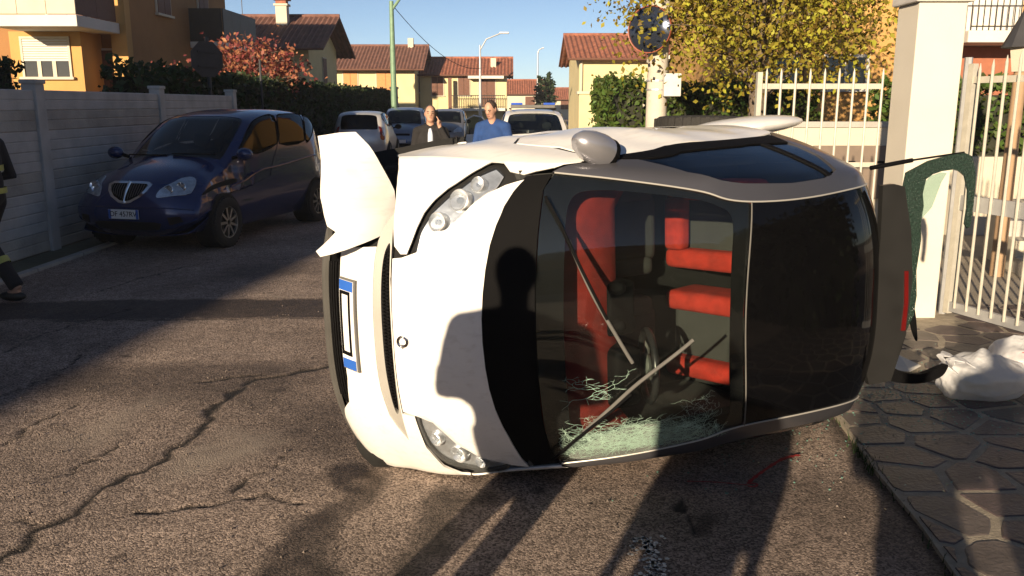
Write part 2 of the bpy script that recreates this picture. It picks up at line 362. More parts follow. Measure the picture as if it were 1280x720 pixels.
def build_road():
    x0, x1, y0, y1, st = -5.0, 2.05, 2.2, 10.4, .02
    xs = np.arange(x0, x1 + 1e-6, st); ys = np.arange(y0, y1 + 1e-6, st); X, Y = np.meshgrid(xs, ys)
    wx = X + (vnoise(X, Y, .045, 41) - .5) * .035 + (vnoise(X, Y, .11, 1) - .5) * .07 + (vnoise(X, Y, .4, 3) - .5) * .10; wy = Y + (vnoise(X, Y, .045, 42) - .5) * .035 + (vnoise(X, Y, .11, 2) - .5) * .07 + (vnoise(X, Y, .4, 4) - .5) * .10
    crack = np.zeros_like(X)
    for L_, w_ in zip(CR, CRW):
        ww = w_ * (.5 + vnoise(X, Y, .17, 9)); crack = np.maximum(crack, np.clip(1.5 - dseg(wx, wy, L_) / (ww + 1e-4), 0, 1))
    trench = np.clip((np.minimum(wy - np.interp(X, [-5, -1.5, 2], [6.86, 6.98, 7.1]), np.interp(X, [-5, -1.7, 2], [7.56, 7.76, 7.9]) - wy)) / .06, 0, 1)
    line = np.clip(1 - abs(wy - np.interp(X, [-5, -1.7, 2], [7.60, 7.80, 7.95])) / .03, 0, 1) * (vnoise(X, Y, .5, 14) > .45)
    crack = np.maximum(crack, np.clip(1 - abs(wy - np.interp(X, [-5, -1.5, 2], [6.86, 6.98, 7.1])) / .03, 0, 1) * .8)
    pale = np.clip(-dpoly(wx, wy, PALE) / .15 + .25, 0, 1) * (.45 + .55 * vnoise(X, Y, .06, 5)) * .9
    pale = np.maximum(pale, np.clip(-dpoly(wx, wy, [(-2.6, 4.2), (-2.2, 5.2), (-1.95, 5.0), (-2.1, 4.1)]) / .4, 0, .5)); pale = np.maximum(pale, line * .7)
    wet = np.zeros_like(X)
    for P in WETS[:2]: wet = np.maximum(wet, np.clip(-dpoly(wx + (vnoise(X, Y, .3, 6) - .5) * .15, wy, P) / .08 + .35, 0, 1) * (.65 + .35 * vnoise(X, Y, .09, 12)))
    wet = np.maximum(wet, np.clip(-dpoly(wx, wy, WETS[2]) / .05 + .3, 0, 1) * .8)
    for P in WETS[3:]: wet = np.maximum(wet, np.clip(-dpoly(wx, wy, P) / .3 + .2, 0, 1) * (vnoise(X, Y, .2, 8)) * .8)
    for k in range(26):
        a, c, r_ = RNG.uniform(-3, 1.6), RNG.uniform(2.6, 8), RNG.uniform(.015, .05); wet = np.maximum(wet, np.clip(1.4 - np.hypot(wx - a, wy - c) / r_, 0, .75))
    wet = np.maximum(wet, trench * .85); wet = np.maximum(wet, np.clip((vnoise(X, Y, .9, 21) - .6) * 2.2, 0, .55)); wet = np.maximum(wet, np.clip(1 - abs(X - edge_x(Y) + .02) / .10, 0, 1) * .9)
    Z = -crack * .010 - trench * .004 + (vnoise(X, Y, .7, 31) - .5) * .012 + (vnoise(X, Y, .15, 32) - .5) * .004
    brd = np.minimum(np.minimum(X - x0, xs[-1] - X), np.minimum(Y - y0, ys[-1] - Y)); Z = np.where(brd < .3, Z * np.clip(brd / .3, 0, 1), Z)
    ny, nx = X.shape; V = np.stack([X, Y, Z], -1).reshape(-1, 3); idx = np.arange(nx * ny).reshape(ny, nx)
    Fq = np.stack([idx[:-1, :-1], idx[:-1, 1:], idx[1:, 1:], idx[1:, :-1]], -1).reshape(-1, 4)
    # coarse surround
    X0, X1, Y0, Y1 = -5.35, 60., -25., 130.; n0 = len(V)
    ring = [(X0, Y0, 0), (X1, Y0, 0), (X1, Y1, 0), (X0, Y1, 0), (x0, y0, 0), (xs[-1], y0, 0), (xs[-1], ys[-1], 0), (x0, ys[-1], 0)]
    V = np.concatenate([V, np.array(ring)]); Q = [(0, 1, 5, 4), (1, 2, 6, 5), (2, 3, 7, 6), (3, 0, 4, 7)]
    Fa = np.concatenate([Fq, np.array(Q) + n0]).astype(np.int32)
    me = bpy.data.meshes.new('road'); me.vertices.add(len(V)); me.vertices.foreach_set('co', V.astype(np.float32).ravel())
    me.loops.add(Fa.size); me.loops.foreach_set('vertex_index', Fa.ravel()); me.polygons.add(len(Fa)); me.polygons.foreach_set('loop_start', np.arange(0, Fa.size, 4, dtype=np.int32))
    me.polygons.foreach_set('use_smooth', [True] * len(Fa)); me.update(calc_edges=True); me.validate()
    at = me.color_attributes.new('wear', 'FLOAT_COLOR', 'POINT'); C = np.zeros((len(V), 4), np.float32); C[:, 3] = 1
    C[:n0, 0] = np.clip(crack, 0, 1).ravel(); C[:n0, 1] = pale.ravel(); C[:n0, 2] = wet.ravel(); at.data.foreach_set('color', C.ravel())
    tag(addmesh('road', me, M_ROAD), 'worn brown-grey asphalt road with cracks and a trench patch', None, None, 'structure')
build_road()
M_EARTH = mat('dry earth and grass', (.10, .095, .06), .95, var=.4, scale=.6, bump=.5, bscale=8)
tag(B('ground', (-260, -120, -.6), (260, 320, -.03), M_EARTH), None, None, None, 'structure')

# --- crazy paving of porphyry slabs on the right
M_STONE = mat('porphyry slab', (.075, .055, .055), .55, var=.4, scale=6, bump=.35, bscale=45)
M_STONE2 = mat('porphyry slab grey', (.09, .075, .068), .55, var=.4, scale=6, bump=.35, bscale=45)
M_MORTAR = mat('pale mortar', (.30, .26, .20), .95, var=.25, scale=18, bump=.5, bscale=120)
def clip_half(P, nx, ny, c):
    out = []
    for i in range(len(P)):
        a, b = P[i], P[(i + 1) % len(P)]; da = a[0] * nx + a[1] * ny - c; db = b[0] * nx + b[1] * ny - c
        if da <= 0: out.append(a)
        if (da < 0) != (db < 0) and abs(da - db) > 1e-12:
            t = da / (da - db); out.append((a[0] + (b[0] - a[0]) * t, a[1] + (b[1] - a[1]) * t))
    return out
def build_paving():
    ys = [2.0, 2.96, 3.34, 3.81, 4.36, 4.94, 5.6, 7.4]; out = [(float(edge_x(y)), y) for y in ys]; poly = out + [(5.6, 7.4), (5.6, 2.0)]
    base = MB(); n = len(poly)
    base.add([(x, y, .0205) for x, y in poly] + [(x, y, -.05) for x, y in poly], [tuple(range(n))[::-1], tuple(range(n, 2 * n))] + [(i, (i + 1) % n, (i + 1) % n + n, i + n) for i in range(n)])
    pv = tag(base.build('pavement', M_MORTAR), 'crazy paving of dark purple-brown stone slabs with pale joints', None, None, 'structure')
    seeds = []
    rr = random.Random(5)
    for i in range(4000):
        x, y = rr.uniform(1.5, 5.7), rr.uniform(1.9, 7.5)
        if all(math.hypot((x - a) * .72, y - b) > .19 for a, b in seeds): seeds.append((x, y))
    for i, (x, y) in enumerate(seeds):
        P = [(x - .8, y - .8), (x + .8, y - .8), (x + .8, y + .8), (x - .8, y + .8)]
        for j, (a, b) in enumerate(seeds):
            if i != j and abs(a - x) < 1.2 and abs(b - y) < 1.2:
                nx, ny = a - x, b - y; d = math.hypot(nx, ny); nx /= d; ny /= d; P = clip_half(P, nx, ny, (x * nx + y * ny) + d / 2 - .017)
        for (x0_, y0_), (x1_, y1_) in zip(out[:-1], out[1:]):
            tx, ty = x1_ - x0_, y1_ - y0_; l = math.hypot(tx, ty)
            if y0_ > y + .45 or y1_ < y - .45: continue
            P = clip_half(P, -ty / l, tx / l, (-ty * x0_ + tx * y0_) / l - .015) if len(P) > 2 else P
        P = clip_half(P, 1, 0, 5.56) if len(P) > 2 else P; P = clip_half(P, 0, 1, 7.36) if len(P) > 2 else P; P = clip_half(P, 0, -1, -2.03) if len(P) > 2 else P
        if len(P) < 3: continue
        cx = sum(p[0] for p in P) / len(P); cy = sum(p[1] for p in P) / len(P)
        if 3.18 < cx < 3.72 and 6.75 < cy < 7.4: continue
        P = [p for k_, p in enumerate(P) if math.hypot(p[0] - P[k_ - 1][0], p[1] - P[k_ - 1][1]) > .03]
        if len(P) < 3: continue
        Pj = [np.array(((p[0] - cx) * rr.uniform(.95, 1.02), (p[1] - cy) * rr.uniform(.95, 1.02))) for p in P]; C = []
        for k_ in range(len(Pj)):
            a0, a1, a2 = Pj[k_ - 1], Pj[k_], Pj[(k_ + 1) % len(Pj)]; C += [a1 + (a0 - a1) * .16, a1 * .985, a1 + (a2 - a1) * .16]; mid = (a1 + a2) / 2; C.append(mid * rr.uniform(.97, 1.02))
        h = rr.uniform(.0235, .0275); n = len(C); V = [(c[0], c[1], 0) for c in C] + [(c[0], c[1], h - .004) for c in C] + [(c[0] * .955, c[1] * .955, h) for c in C]
        Fc = [(k, (k + 1) % n, (k + 1) % n + n, k + n) for k in range(n)] + [(k + n, (k + 1) % n + n, (k + 1) % n + 2 * n, k + 2 * n) for k in range(n)] + [tuple(range(2 * n, 3 * n))]
        o = from_np('stone', V, Fc, M_STONE if rr.random() < .6 else M_STONE2, pv); o.location = (cx, cy, 0)
    return pv
build_paving()
# thin kerb and verge strip beneath the concrete wall
M_CONC = mat('grey precast concrete', (.42, .41, .40), .9, var=.22, scale=3, bump=.35, bscale=60)
M_CONC2 = mat('weathered concrete', (.36, .34, .31), .92, var=.28, scale=2.2, bump=.4, bscale=40)
k = MB()
for i in range(16): k.box((-5.12, 2 + i * 1.0, -.1), (-5.02, 2.985 + i * 1.0, .035))
tag(k.build('kerb', M_CONC2, bevel=.008), None, None, None, 'structure')
tag(B('verge', (-5.6, -25, -.1), (-5.12, 60, .012), M_EARTH), None, None, None, 'structure')
M_WPAINT = mat('worn road paint', (.55, .54, .50), .85, var=.5, scale=60, bump=.4, bscale=200)
M_RPAINT = mat('red marking spray', (.36, .025, .025), .7, var=.4, scale=50)
def ribbon(mb, P, w, z):
    C = catmull(P, 6, False)
    for a, b in zip(C[:-1], C[1:]):
        d = b - a; d /= np.linalg.norm(d) + 1e-9; n = np.array([-d[1], d[0]])
        w0 = w * random.uniform(.6, 1.2); mb.add([(*(a + n * w0 / 2), z), (*(a - n * w0 / 2), z), (*(b - n * w0 / 2), z), (*(b + n * w0 / 2), z)], [(0, 1, 2, 3)])
pm = MB(); ribbon(pm, [(1.10, 3.74), (1.13, 3.79), (1.25, 3.93), (1.36, 4.04), (1.45, 4.08)], .022, .012); ribbon(pm, [(1.09, 3.72), (1.12, 3.71), (1.14, 3.74), (1.10, 3.75)], .014, .012); ribbon(pm, [(.82, 3.77), (.95, 3.76), (1.09, 3.73)], .008, .012)
tag(pm.build('road_marking', M_RPAINT), 'red curved spray mark on the asphalt in front of the overturned car', 'marking')
pm = MB()
for i in range(260):
    x, y = random.gauss(.54, .03), random.uniform(2.75, 3.25); s = random.uniform(.004, .012)
    pm.add([(x + s * math.cos(a), y + s * math.sin(a), .011) for a in (0, 1.3, 2.5, 3.9, 5.1)], [(0, 1, 2, 3, 4)])
o = pm.build('road_paint', M_WPAINT); tag(o, 'scattered flakes of old white line paint on the asphalt', None, None, 'stuff')

# ================================================================== THE OVERTURNED CAR
M_WHITE = mat('white car paint', (.74, .73, .71), .28, var=.03, scale=2, coat=.5)
def grime(m, amount, col):
    nt = m.node_tree; b = nt.nodes['Principled BSDF']; src = b.inputs['Base Color'].links[0].from_socket; tc = nt.nodes.new('ShaderNodeTexCoord'); mp = nt.nodes.new('ShaderNodeMapping'); mp.inputs['Scale'].default_value = (1.2, 9, 9)
    nt.links.new(tc.outputs['Object'], mp.inputs[0]); nz = nt.nodes.new('ShaderNodeTexNoise'); nz.inputs['Scale'].default_value = 3.5; nz.inputs['Detail'].default_value = 9; nz.inputs['Roughness'].default_value = .7; nt.links.new(mp.outputs[0], nz.inputs[0])
    cr = nt.nodes.new('ShaderNodeMapRange'); cr.inputs[1].default_value = .52; cr.inputs[2].default_value = .78; cr.inputs[4].default_value = amount; nt.links.new(nz.outputs[0], cr.inputs[0])
    mx = nt.nodes.new('ShaderNodeMix'); mx.data_type = 'RGBA'; nt.links.new(cr.outputs[0], mx.inputs[0]); nt.links.new(src, mx.inputs[6]); mx.inputs[7].default_value = (*col, 1); nt.links.new(mx.outputs[2], b.inputs['Base Color'])
grime(M_WHITE, .45, (.42, .38, .33))
M_SILVER = mat('silver safety-cell paint', (.095, .095, .108), .36, .6, var=.05, scale=3, coat=.4)
M_GREYPL = mat('grey bumper plastic', (.10, .097, .09), .55, var=.15, bump=.1, bscale=200)
M_SLVPL = mat('satin silver plastic', (.42, .41, .38), .4, .3, var=.06)
M_ROOFG = mat('black roof glass', (.0025, .0025, .003), .05, var=.02, spec=.25)
M_REDCL = mat('red dashboard cloth', (.42, .028, .015), .9, var=.3, scale=14, bump=.3, bscale=250)
M_FRIT = mat('black window border', (.008, .008, .009), .15, var=.05)
M_CUBES = mat('crumbled green safety glass', (.022, .042, .032), .12, var=.5, scale=140, bump=1., bscale=110, spec=.3)
M_CRAZE = mat('crazed glass', (.28, .40, .33), .3, var=.3, scale=30)
PRS = [(1.30, .13, .68, .20, 3.), (1.425, .21, .72, .20, 3.), (1.46, .335, .735, .215, 3.), (1.436, .47, .745, .24, 2.8), (1.375, .60, .75, .27, 2.6), (1.30, .71, .75, .26, 2.4), (1.20, .815, .75, .245, 2.4), (1.05, .925, .74, .22, 2.4), (.90, 1.00, .72, .19, 2.5),
       (.74, 1.085, .70, .15, 2.5), (.46, 1.255, .67, .12, 2.6), (.16, 1.41, .63, .105, 2.8), (0.0, 1.475, .61, .10, 3.), (-.3, 1.535, .60, .095, 3.2), (-.6, 1.545, .60, .095, 3.2), (-.88, 1.515, .60, .10, 3.), (-1.04, 1.42, .60, .11, 3.), (-1.15, 1.22, .62, .12, 3.), (-1.25, 1.0, .66, .13, 3.), (-1.32, .82, .70, .14, 3.), (-1.345, .55, .70, .15, 3.), (-1.29, .27, .66, .15, 3.),
       (-1.05, .18, .66, .05, 3.), (-.4, .16, .66, .03, 3.), (.5, .15, .66, .03, 3.), (1.33, .13, .66, .1, 3.)]
SM = Skin(PRS, .76, .55, .66, .8, .085)
RS = Matrix(((-0.8534960652756308, 0.033481103057908246, 0.5200225786415834, .218), (-0.5209371133631533, -0.029925818746072506, -0.8530703190788215, 4.938), (-0.012999633836427429, -0.9989912217384108, 0.04298311772912556, .748), (0, 0, 0, 1)))
small = empty('overturned_car', label='small white and silver two-seat car lying overturned on its side', cat='car')
small.matrix_world = RS
def dent(P):
    P = P.copy(); w = np.clip((-P[:, 1] - .55) / .25, 0, 1)
    n = np.sin(P[:, 0] * 9.1 + P[:, 2] * 5) * .006 + np.sin(P[:, 0] * 21 + 1.3 + P[:, 2] * 17) * .003 + np.sin(P[:, 2] * 13 + P[:, 0] * 4) * .005
    P[:, 1] += w * n
    k = np.exp(-((P[:, 0] - .62) ** 2 + (P[:, 2] - .55) ** 2) / .01); P[:, 1] -= .012 * k * w
    return P
F_DU = dict(du=.3, dt=.05)
SP = lambda name, poly, m, off=0., par=small, **kw: panel(SM, name, poly, m, par, off, **kw)
# dark inner shells
SP('inner_shell', [(0, -1.97), (8.85, -1.97), (8.85, 1.97), (0, 1.97)], M_DARK, -.03, holes=[[(4.6, -1.2), (4.7, -1.15), (4.7, -1.2)]], **F_DU)
SP('inner_shell', [(15.6, -1.97), (25, -1.97), (25, 1.97), (15.6, 1.97)], M_DARK, -.03, **F_DU)
for s in (1, -1):
    f = (lambda L: L) if s > 0 else mir
    SP('inner_shell', f([(8.85, 1.45), (15.6, 1.45), (15.6, 1.97), (8.85, 1.97)]), M_DARK, -.03, **F_DU)
# front bumper (torn loose at its upper corner)
LOWG = [(2.02, -.50), (2.6, -.49), (2.86, -.40), (2.93, 0), (2.90, .30), (2.70, .46), (2.2, .53), (2.03, .50), (2.02, 0)]
TRIM_O = [(4.90, -.70), (4.56, -.61), (4.38, -.53), (4.32, -.41), (4.28, -.1), (4.28, .2), (4.30, .36), (4.42, .54), (4.62, .62), (4.92, .72)]
GRL = [(4.80, -.51), (4.90, -.485), (4.93, -.25), (4.94, 0), (4.93, .25), (4.86, .485), (4.70, .51), (4.62, .30), (4.60, .1), (4.60, -.2), (4.65, -.42)]
TRIM_I = [(4.95, .50), (4.97, .25), (4.975, 0), (4.97, -.25), (4.95, -.50)]
bmp = SP('bumper', [(2.9, -.475), (3.2, -.485), (4.9, -.50), (4.99, -.25), (5.0, 0), (4.99, .25), (4.98, .52), (5.42, .53), (5.56, .76), (6.05, .92), (6.8, 1.02), (6.2, 1.2), (5.2, 1.35), (3.5, 1.4), (1.6, 1.3), (.9, 1.05), (1.3, .9), (1.72, .78), (1.9, .64), (2.25, .56), (2.74, .49), (2.94, .32), (2.97, 0)], M_WHITE, .0, holes=[TRIM_O + TRIM_I], hsmooth=False, th=.012)
SP('grille_trim', TRIM_O + TRIM_I, M_SLVPL, -.004, holes=[GRL], th=.02)
SP('grille', GRL, M_BLACK, -.02)
gm = MB()
for i in range(46):
    t = -.48 + i * .0212; P = SM.off([4.62, 4.9], [t, t + .02], [-.012, -.012]); gm.tube([Vector(P[0]), Vector(P[1])], .003, 4)
    P = SM.off([4.62, 4.9], [t + .02, t], [-.012, -.012]); gm.tube([Vector(P[0]), Vector(P[1])], .003, 4)
gm.build('grille_mesh', M_BLACK, small)
SP('lower_grille', LOWG, M_BLACK, -.022)
gm = MB()
for i in range(5):
    u = 2.1 + i * .16; P = SM.off(np.full(24, u), np.linspace(-.4, .47, 24), np.full(24, -.014)); gm.tube([Vector(p) for p in P], .006, 5)
gm.build('grille_bar', M_BLACK, small, smooth=True)
SP('lower_lip', [(.25, -.66), (1.0, -.64), (1.96, -.52), (1.98, 0), (1.98, .5), (1.86, .62), (1.66, .76), (1.25, .88), (.3, .95), (.2, 0)], M_GREYPL, .004, th=.02)
# torn flap of the bumper corner
FL = [(1.498, -.857, .55), (1.42, -.868, .562), (1.357, -.869, .576), (1.315, -.81, .581), (1.277, -.736, .585), (1.206, -.61, .593), (1.191, -.532, .592), (1.205, -.475, .588), (1.235, -.43, .58), (1.292, -.414, .569), (1.398, -.38, .549), (1.525, -.335, .524), (1.537, -.359, .522), (1.471, -.445, .538), (1.497, -.47, .534), (1.506, -.52, .534), (1.513, -.594, .536), (1.509, -.7, .54)]
def flap():
    P2 = [(p[0], p[1]) for p in FL]; pts = []; ed = []
    for i in range(len(P2)):
        a = np.array(P2[i]); b = np.array(P2[(i + 1) % len(P2)])
        for j in range(3): pts.append(tuple(a + (b - a) * j / 3))
    n = len(pts); ed = [(i, (i + 1) % n) for i in range(n)]
    g = [(x, y) for x in np.arange(1.19, 1.54, .022) for y in np.arange(-.87, -.33, .022)]; g = [q for q, k in zip(g, inpoly(g, P2)) if k]
    pts += g; V, E, Fc, *_ = delaunay_2d_cdt([Vector(p) for p in pts], ed, [], 0, 1e-6); UV = np.array([tuple(v) for v in V]); Fc = [tuple(f) for f in Fc]
    k = inpoly(np.array([UV[list(f)].mean(0) for f in Fc]), P2); Fc = [f for f, q in zip(Fc, k) if q]
    A = np.array([[p[0], p[1], 1] for p in FL]); co = np.linalg.lstsq(A, np.array([p[2] for p in FL]), rcond=None)[0]
    z = UV @ co[:2] + co[2]
    x, y = UV[:, 0], UV[:, 1]
    tri = lambda v: 2 * abs(v - np.floor(v + .5)) - .5
    z = z + .05 * np.sin((x - 1.19) / .34 * PI) + .018 * tri(x * 4.1 + y * 2.3) * np.clip((-.55 - y) / .15, 0, 1) + .006 * tri(y * 6.3 - x * 2.2 + .3) - .06 * np.clip((-.70 - y) / .17, 0, 1) ** 2 - .05 * np.clip((x - 1.44) / .1, 0, 1) ** 2
    n = len(UV); top = np.column_stack([UV, z]); bot = np.column_stack([UV, z - .006]); cnt = {}
    for f in Fc:
        for i in range(3): cnt[(f[i], f[(i + 1) % 3])] = 1
    rim = [(b, a, a + n, b + n) for (a, b) in cnt if (b, a) not in cnt]
    from_np('bumper_corner', np.concatenate([top, bot]), Fc + [tuple(i + n for i in f[::-1]) for f in Fc] + rim, M_WHITE, small, True).data.set_sharp_from_angle(angle=rad(22))
    MB().lathe([(0, .0), (.012, .0), (.014, -.01)], 14, Matrix.Translation((1.40, -.40, .588))).build('sensor', M_BLACK, small)
flap()
# number plate: blue ends, blank field
pl = SP('number_plate', [(3.06, -.305), (3.62, -.285), (3.58, .255), (3.04, .235)], M_PLATE, .02, th=.006)
SP('plate_band', [(3.08, -.303), (3.61, -.284), (3.605, -.225), (3.08, -.245)], M_BLUE, .0225, pl, th=.002)
SP('plate_band', [(3.07, .175), (3.58, .19), (3.57, .252), (3.06, .233)], M_BLUE, .0225, pl, th=.002)
SP('plate_frame', [(3.10, -.240), (3.50, -.226), (3.47, .165), (3.08, .15)], M_BLACK, .024, pl, th=.004, holes=[[(3.17, -.218), (3.43, -.208), (3.40, .14), (3.15, .13)]], hsmooth=False)
SP('plate_holder', [(3.0, -.315), (3.67, -.295), (3.63, .265), (2.99, .245)], M_GREYPL, .013, th=.012)
# bonnet, badge
HOOD = [(5.03, -.43), (5.35, -.435), (5.69, -.455), (6.0, -.475), (6.3, -.525), (6.8, -.635), (7.25, -.73), (7.75, -.812), (8.2, -.865), (8.68, -.905), (8.4, -.83), (8.12, -.74), (7.9, -.63), (7.71, -.51), (7.56, -.37), (7.46, -.23), (7.40, -.08), (7.40, .06), (7.45, .22), (7.54, .36), (7.69, .50), (7.9, .64), (8.15, .78), (8.40, .90), (8.6, .97), (8.1, .94), (7.71, .895), (7.16, .835), (6.6, .735), (6.26, .63), (6.02, .565), (5.6, .53), (5.03, .50), (5.03, .2), (5.035, 0), (5.03, -.2)]
SP('bonnet', HOOD, M_WHITE, .002, th=.01)
def ring_on(u, t, r, rr, name, m, par):
    c = SM.off([u], [t], [.006])[0]; n = SM.off([u], [t], [.1])[0] - c; n = Vector(n).normalized(); a = n.orthogonal().normalized(); b = n.cross(a)
    P = [Vector(c) + (a * math.cos(x) + b * math.sin(x)) * r for x in np.linspace(0, 2 * PI, 29)]
    o = MB().tube(P, rr, 6, False).build(name, m, par, smooth=True); return o, Vector(c), n, a, b
bd, c_, n_, a_, b_ = ring_on(5.34, .05, .022, .006, 'badge', M_CHROME, small)
lat = Vector((0, 1, 0)); fwd = n_.cross(lat).normalized()
MB().poly([c_ + lat * .012 - fwd * .010, c_ + lat * .034, c_ + lat * .012 + fwd * .010], .006, n_).build('badge_arrow', M_CHROME, bd)
# head lamps
def lamp(s):
    f = (lambda L: L) if s > 0 else mir
    LN = [(5.50, .525), (5.52, .62), (5.66, .75), (6.15, .885), (6.85, .945), (7.5, .985), (7.95, .985), (8.08, .94), (7.95, .895), (7.5, .865), (7.1, .815), (6.65, .72), (6.3, .62), (6.05, .555), (5.75, .52)]
    if s < 0: LN = [(5.80, .47), (5.92, .58), (6.25, .695), (6.75, .805), (7.25, .873), (7.62, .92), (7.98, .965), (8.16, .925), (7.95, .85), (7.75, .822), (7.5, .782), (7.25, .740), (7.0, .69), (6.8, .645), (6.55, .59), (6.3, .535), (6.05, .488)]
    h = SP('headlight', f(LN), M_REFL, -.020, smooth=s > 0)
    SP('lens', f(LN), M_HEAD, .004 if s > 0 else .0005, h, smooth=s > 0, th=.003)
    if s > 0: SP('lamp_surround', f(LN), M_GREYPL, -.002, h, smooth=True, th=.015, holes=[f([(5.58, .545), (5.62, .64), (5.80, .76), (6.25, .87), (6.85, .928), (7.5, .963), (7.9, .963), (8.0, .935), (7.8, .895), (7.4, .862), (7.0, .81), (6.6, .725), (6.25, .63), (6.0, .57), (5.78, .538)])])
    for (u, t, r) in (((6.05, .70, .030), (6.6, .82, .040), (7.3, .90, .026)) if s > 0 else ((6.4, .64, .040), (6.95, .765, .046), (7.55, .865, .032))):
        p = Vector(SM.off([u], [t * s], [-.016])[0]); n = (Vector(SM.off([u], [t * s], [.1])[0]) - p).normalized(); n = (n + Vector((.9, 0, 0))).normalized()
        M = Matrix.Translation(p) @ n.to_track_quat('Z', 'Y').to_matrix().to_4x4()
        MB().lathe([(0, -.02), (r * .3, -.018), (r * .6, -.006), (r * .9, .012), (r, .02), (r * 1.08, .018), (r * 1.1, -.02)], 20, M).build('reflector', M_REFL, h, smooth=True)
        MB().ell(p + n * .006, (r * .35, r * .35, r * .35), 12, 8).build('bulb', M_HEAD, h, smooth=True)
lamp(1); lamp(-1)
# front wings
def flank(s):
    f = (lambda L: L) if s > 0 else mir
    w = dent if s < 0 else None
    WING = [(5.06, .50), (4.96, .60), (4.88, .76), (4.6, .93), (4.1, 1.05), (3.2, 1.22), (2.7, 1.45), (2.5, 1.75), (2.4, 1.97), (7.0, 1.97), (8.6, 1.97), (8.15, 1.75), (8.12, 1.55), (9.2, 1.42), (9.6, 1.26), (9.72, 1.12), (9.55, 1.055), (9.17, .985), (8.68, .935), (8.35, .95), (8.2, 1.0), (8.05, 1.012), (7.9, 1.0), (7.65, .962), (7.36, .925), (7.0, .88), (6.62, .825), (6.3, .76), (6.02, .685), (5.82, .605), (5.66, .52), (5.52, .455), (5.3, .455)]
    if s > 0: WING = [(6.9, 1.02), (6.4, 1.2), (5.4, 1.36), (4.5, 1.6), (4.2, 1.97), (8.6, 1.97), (8.15, 1.75), (8.12, 1.55), (9.2, 1.42), (9.6, 1.26), (9.72, 1.12), (9.55, 1.055), (9.17, .985), (8.68, .985), (8.1, .99), (7.5, 1.0)]
    SP('wing', f(WING), M_WHITE, .001, warp=w, th=.008)
    DOOR = [(9.82, 1.13), (10.25, 1.225), (11.2, 1.39), (12.3, 1.45), (13.5, 1.48), (14.78, 1.52), (15.02, 1.75), (14.1, 1.97), (9.0, 1.97), (8.28, 1.75), (8.25, 1.56), (9.37, 1.43), (9.74, 1.26)]
    SP('door', f(DOOR), M_WHITE, .0015, warp=w, th=.008)
    SP('window_frame', f([(9.20, .985), (9.6, 1.065), (10.0, 1.135), (10.43, 1.163), (11.47, 1.293), (12.5, 1.345), (13.55, 1.383), (14.6, 1.378), (14.74, 1.51), (13.5, 1.475), (12.3, 1.443), (11.2, 1.382), (10.25, 1.217), (9.8, 1.12), (9.6, 1.085)]), M_BLACK, .003, th=.01)
    SP('side_window', f([(10.43, 1.158), (11.47, 1.288), (12.5, 1.34), (13.55, 1.378), (14.4, 1.385), (14.60, 1.33), (14.56, 1.19), (14.33, 1.04), (13.9, .985), (13.16, .968), (12.31, .978), (10.98, 1.038)]), glass('side window glass', (.55, .58, .6), 2.3), -.004, smooth=False, th=.004)
    SP('window_divider', f([(14.02, .99), (14.12, 1.0), (13.95, 1.375), (13.8, 1.378)]), M_BLACK, .003, th=.01)
    TR = [(9.17, .962), (9.6, .955), (10.5, .925), (11.5, .885), (12.41, .842), (13.5, .85), (14.6, .88), (15.55, .90), (16.2, .9), (18, .95), (20, 1.0), (20, 1.45), (17, 1.5), (15.4, 1.6), (14.80, 1.51), (14.68, 1.37), (14.64, 1.19), (14.38, 1.03), (13.9, .98), (13.16, .963), (12.31, .973), (10.98, 1.033), (10.40, 1.153), (10.0, 1.13), (9.5, 1.045)]
    SP('safety_cell', f(TR), M_SILVER, .001, th=.02)
    SP('rear_panel', f([(14.86, 1.53), (15.4, 1.62), (17, 1.52), (20, 1.5), (20.8, 1.6), (20.8, 1.97), (14.2, 1.97), (15.08, 1.75)]), M_WHITE, .001, th=.008)
    SP('sill', f([(21.2, 1.06), (23, 1.06), (24.9, 1.06), (24.9, 1.97), (21.2, 1.97)]), M_WHITE, .0, th=.008, **F_DU)
    us = np.linspace(0, 25, 120)[:-1]; P = SM(us, np.full(len(us), s * 1.96)); c = P.mean(0)
    from_np('flank_skin', np.vstack([P, c]), [(i, (i + 1) % len(P), len(P)) if s > 0 else ((i + 1) % len(P), i, len(P)) for i in range(len(P))], M_WHITE, small, True)
flank(-1); flank(1)
# cowl, windscreen, roof
SP('cowl', [(9.17, -.955), (8.72, -.93), (8.42, -.85), (8.14, -.76), (7.92, -.65), (7.73, -.53), (7.58, -.38), (7.48, -.235), (7.42, -.08), (7.42, .06), (7.47, .22), (7.56, .37), (7.71, .51), (7.92, .66), (8.17, .80), (8.42, .92), (8.7, .975), (9.17, .965), (9.02, .86), (8.88, .6), (8.80, .3), (8.78, 0), (8.80, -.3), (8.90, -.6), (9.02, -.85)], M_BLACK, -.006, th=.02)
WS = [(9.04, -.86), (8.92, -.6), (8.82, -.3), (8.80, 0), (8.82, .3), (8.90, .6), (9.04, .87), (9.2, .955), (9.6, .95), (10.5, .92), (11.5, .88), (12.28, .845), (12.18, .4), (12.15, 0), (12.2, -.4), (12.36, -.835), (11.5, -.88), (10.5, -.92), (9.6, -.95), (9.2, -.955)]
M_WSG = glass('windscreen glass', (.83, .86, .84), 1.4, haze=.002)
SP('windscreen', WS, M_WSG, -.003, th=.004)
SP('screen_border', WS, M_FRIT, -.009, th=.003, holes=[[(9.4, -.80), (9.3, -.5), (9.26, 0), (9.3, .5), (9.4, .80), (9.8, .87), (10.7, .86), (11.6, .82), (11.98, .76), (11.9, .4), (11.88, 0), (11.92, -.4), (12.0, -.74), (11.6, -.82), (10.7, -.86), (9.8, -.87)]])
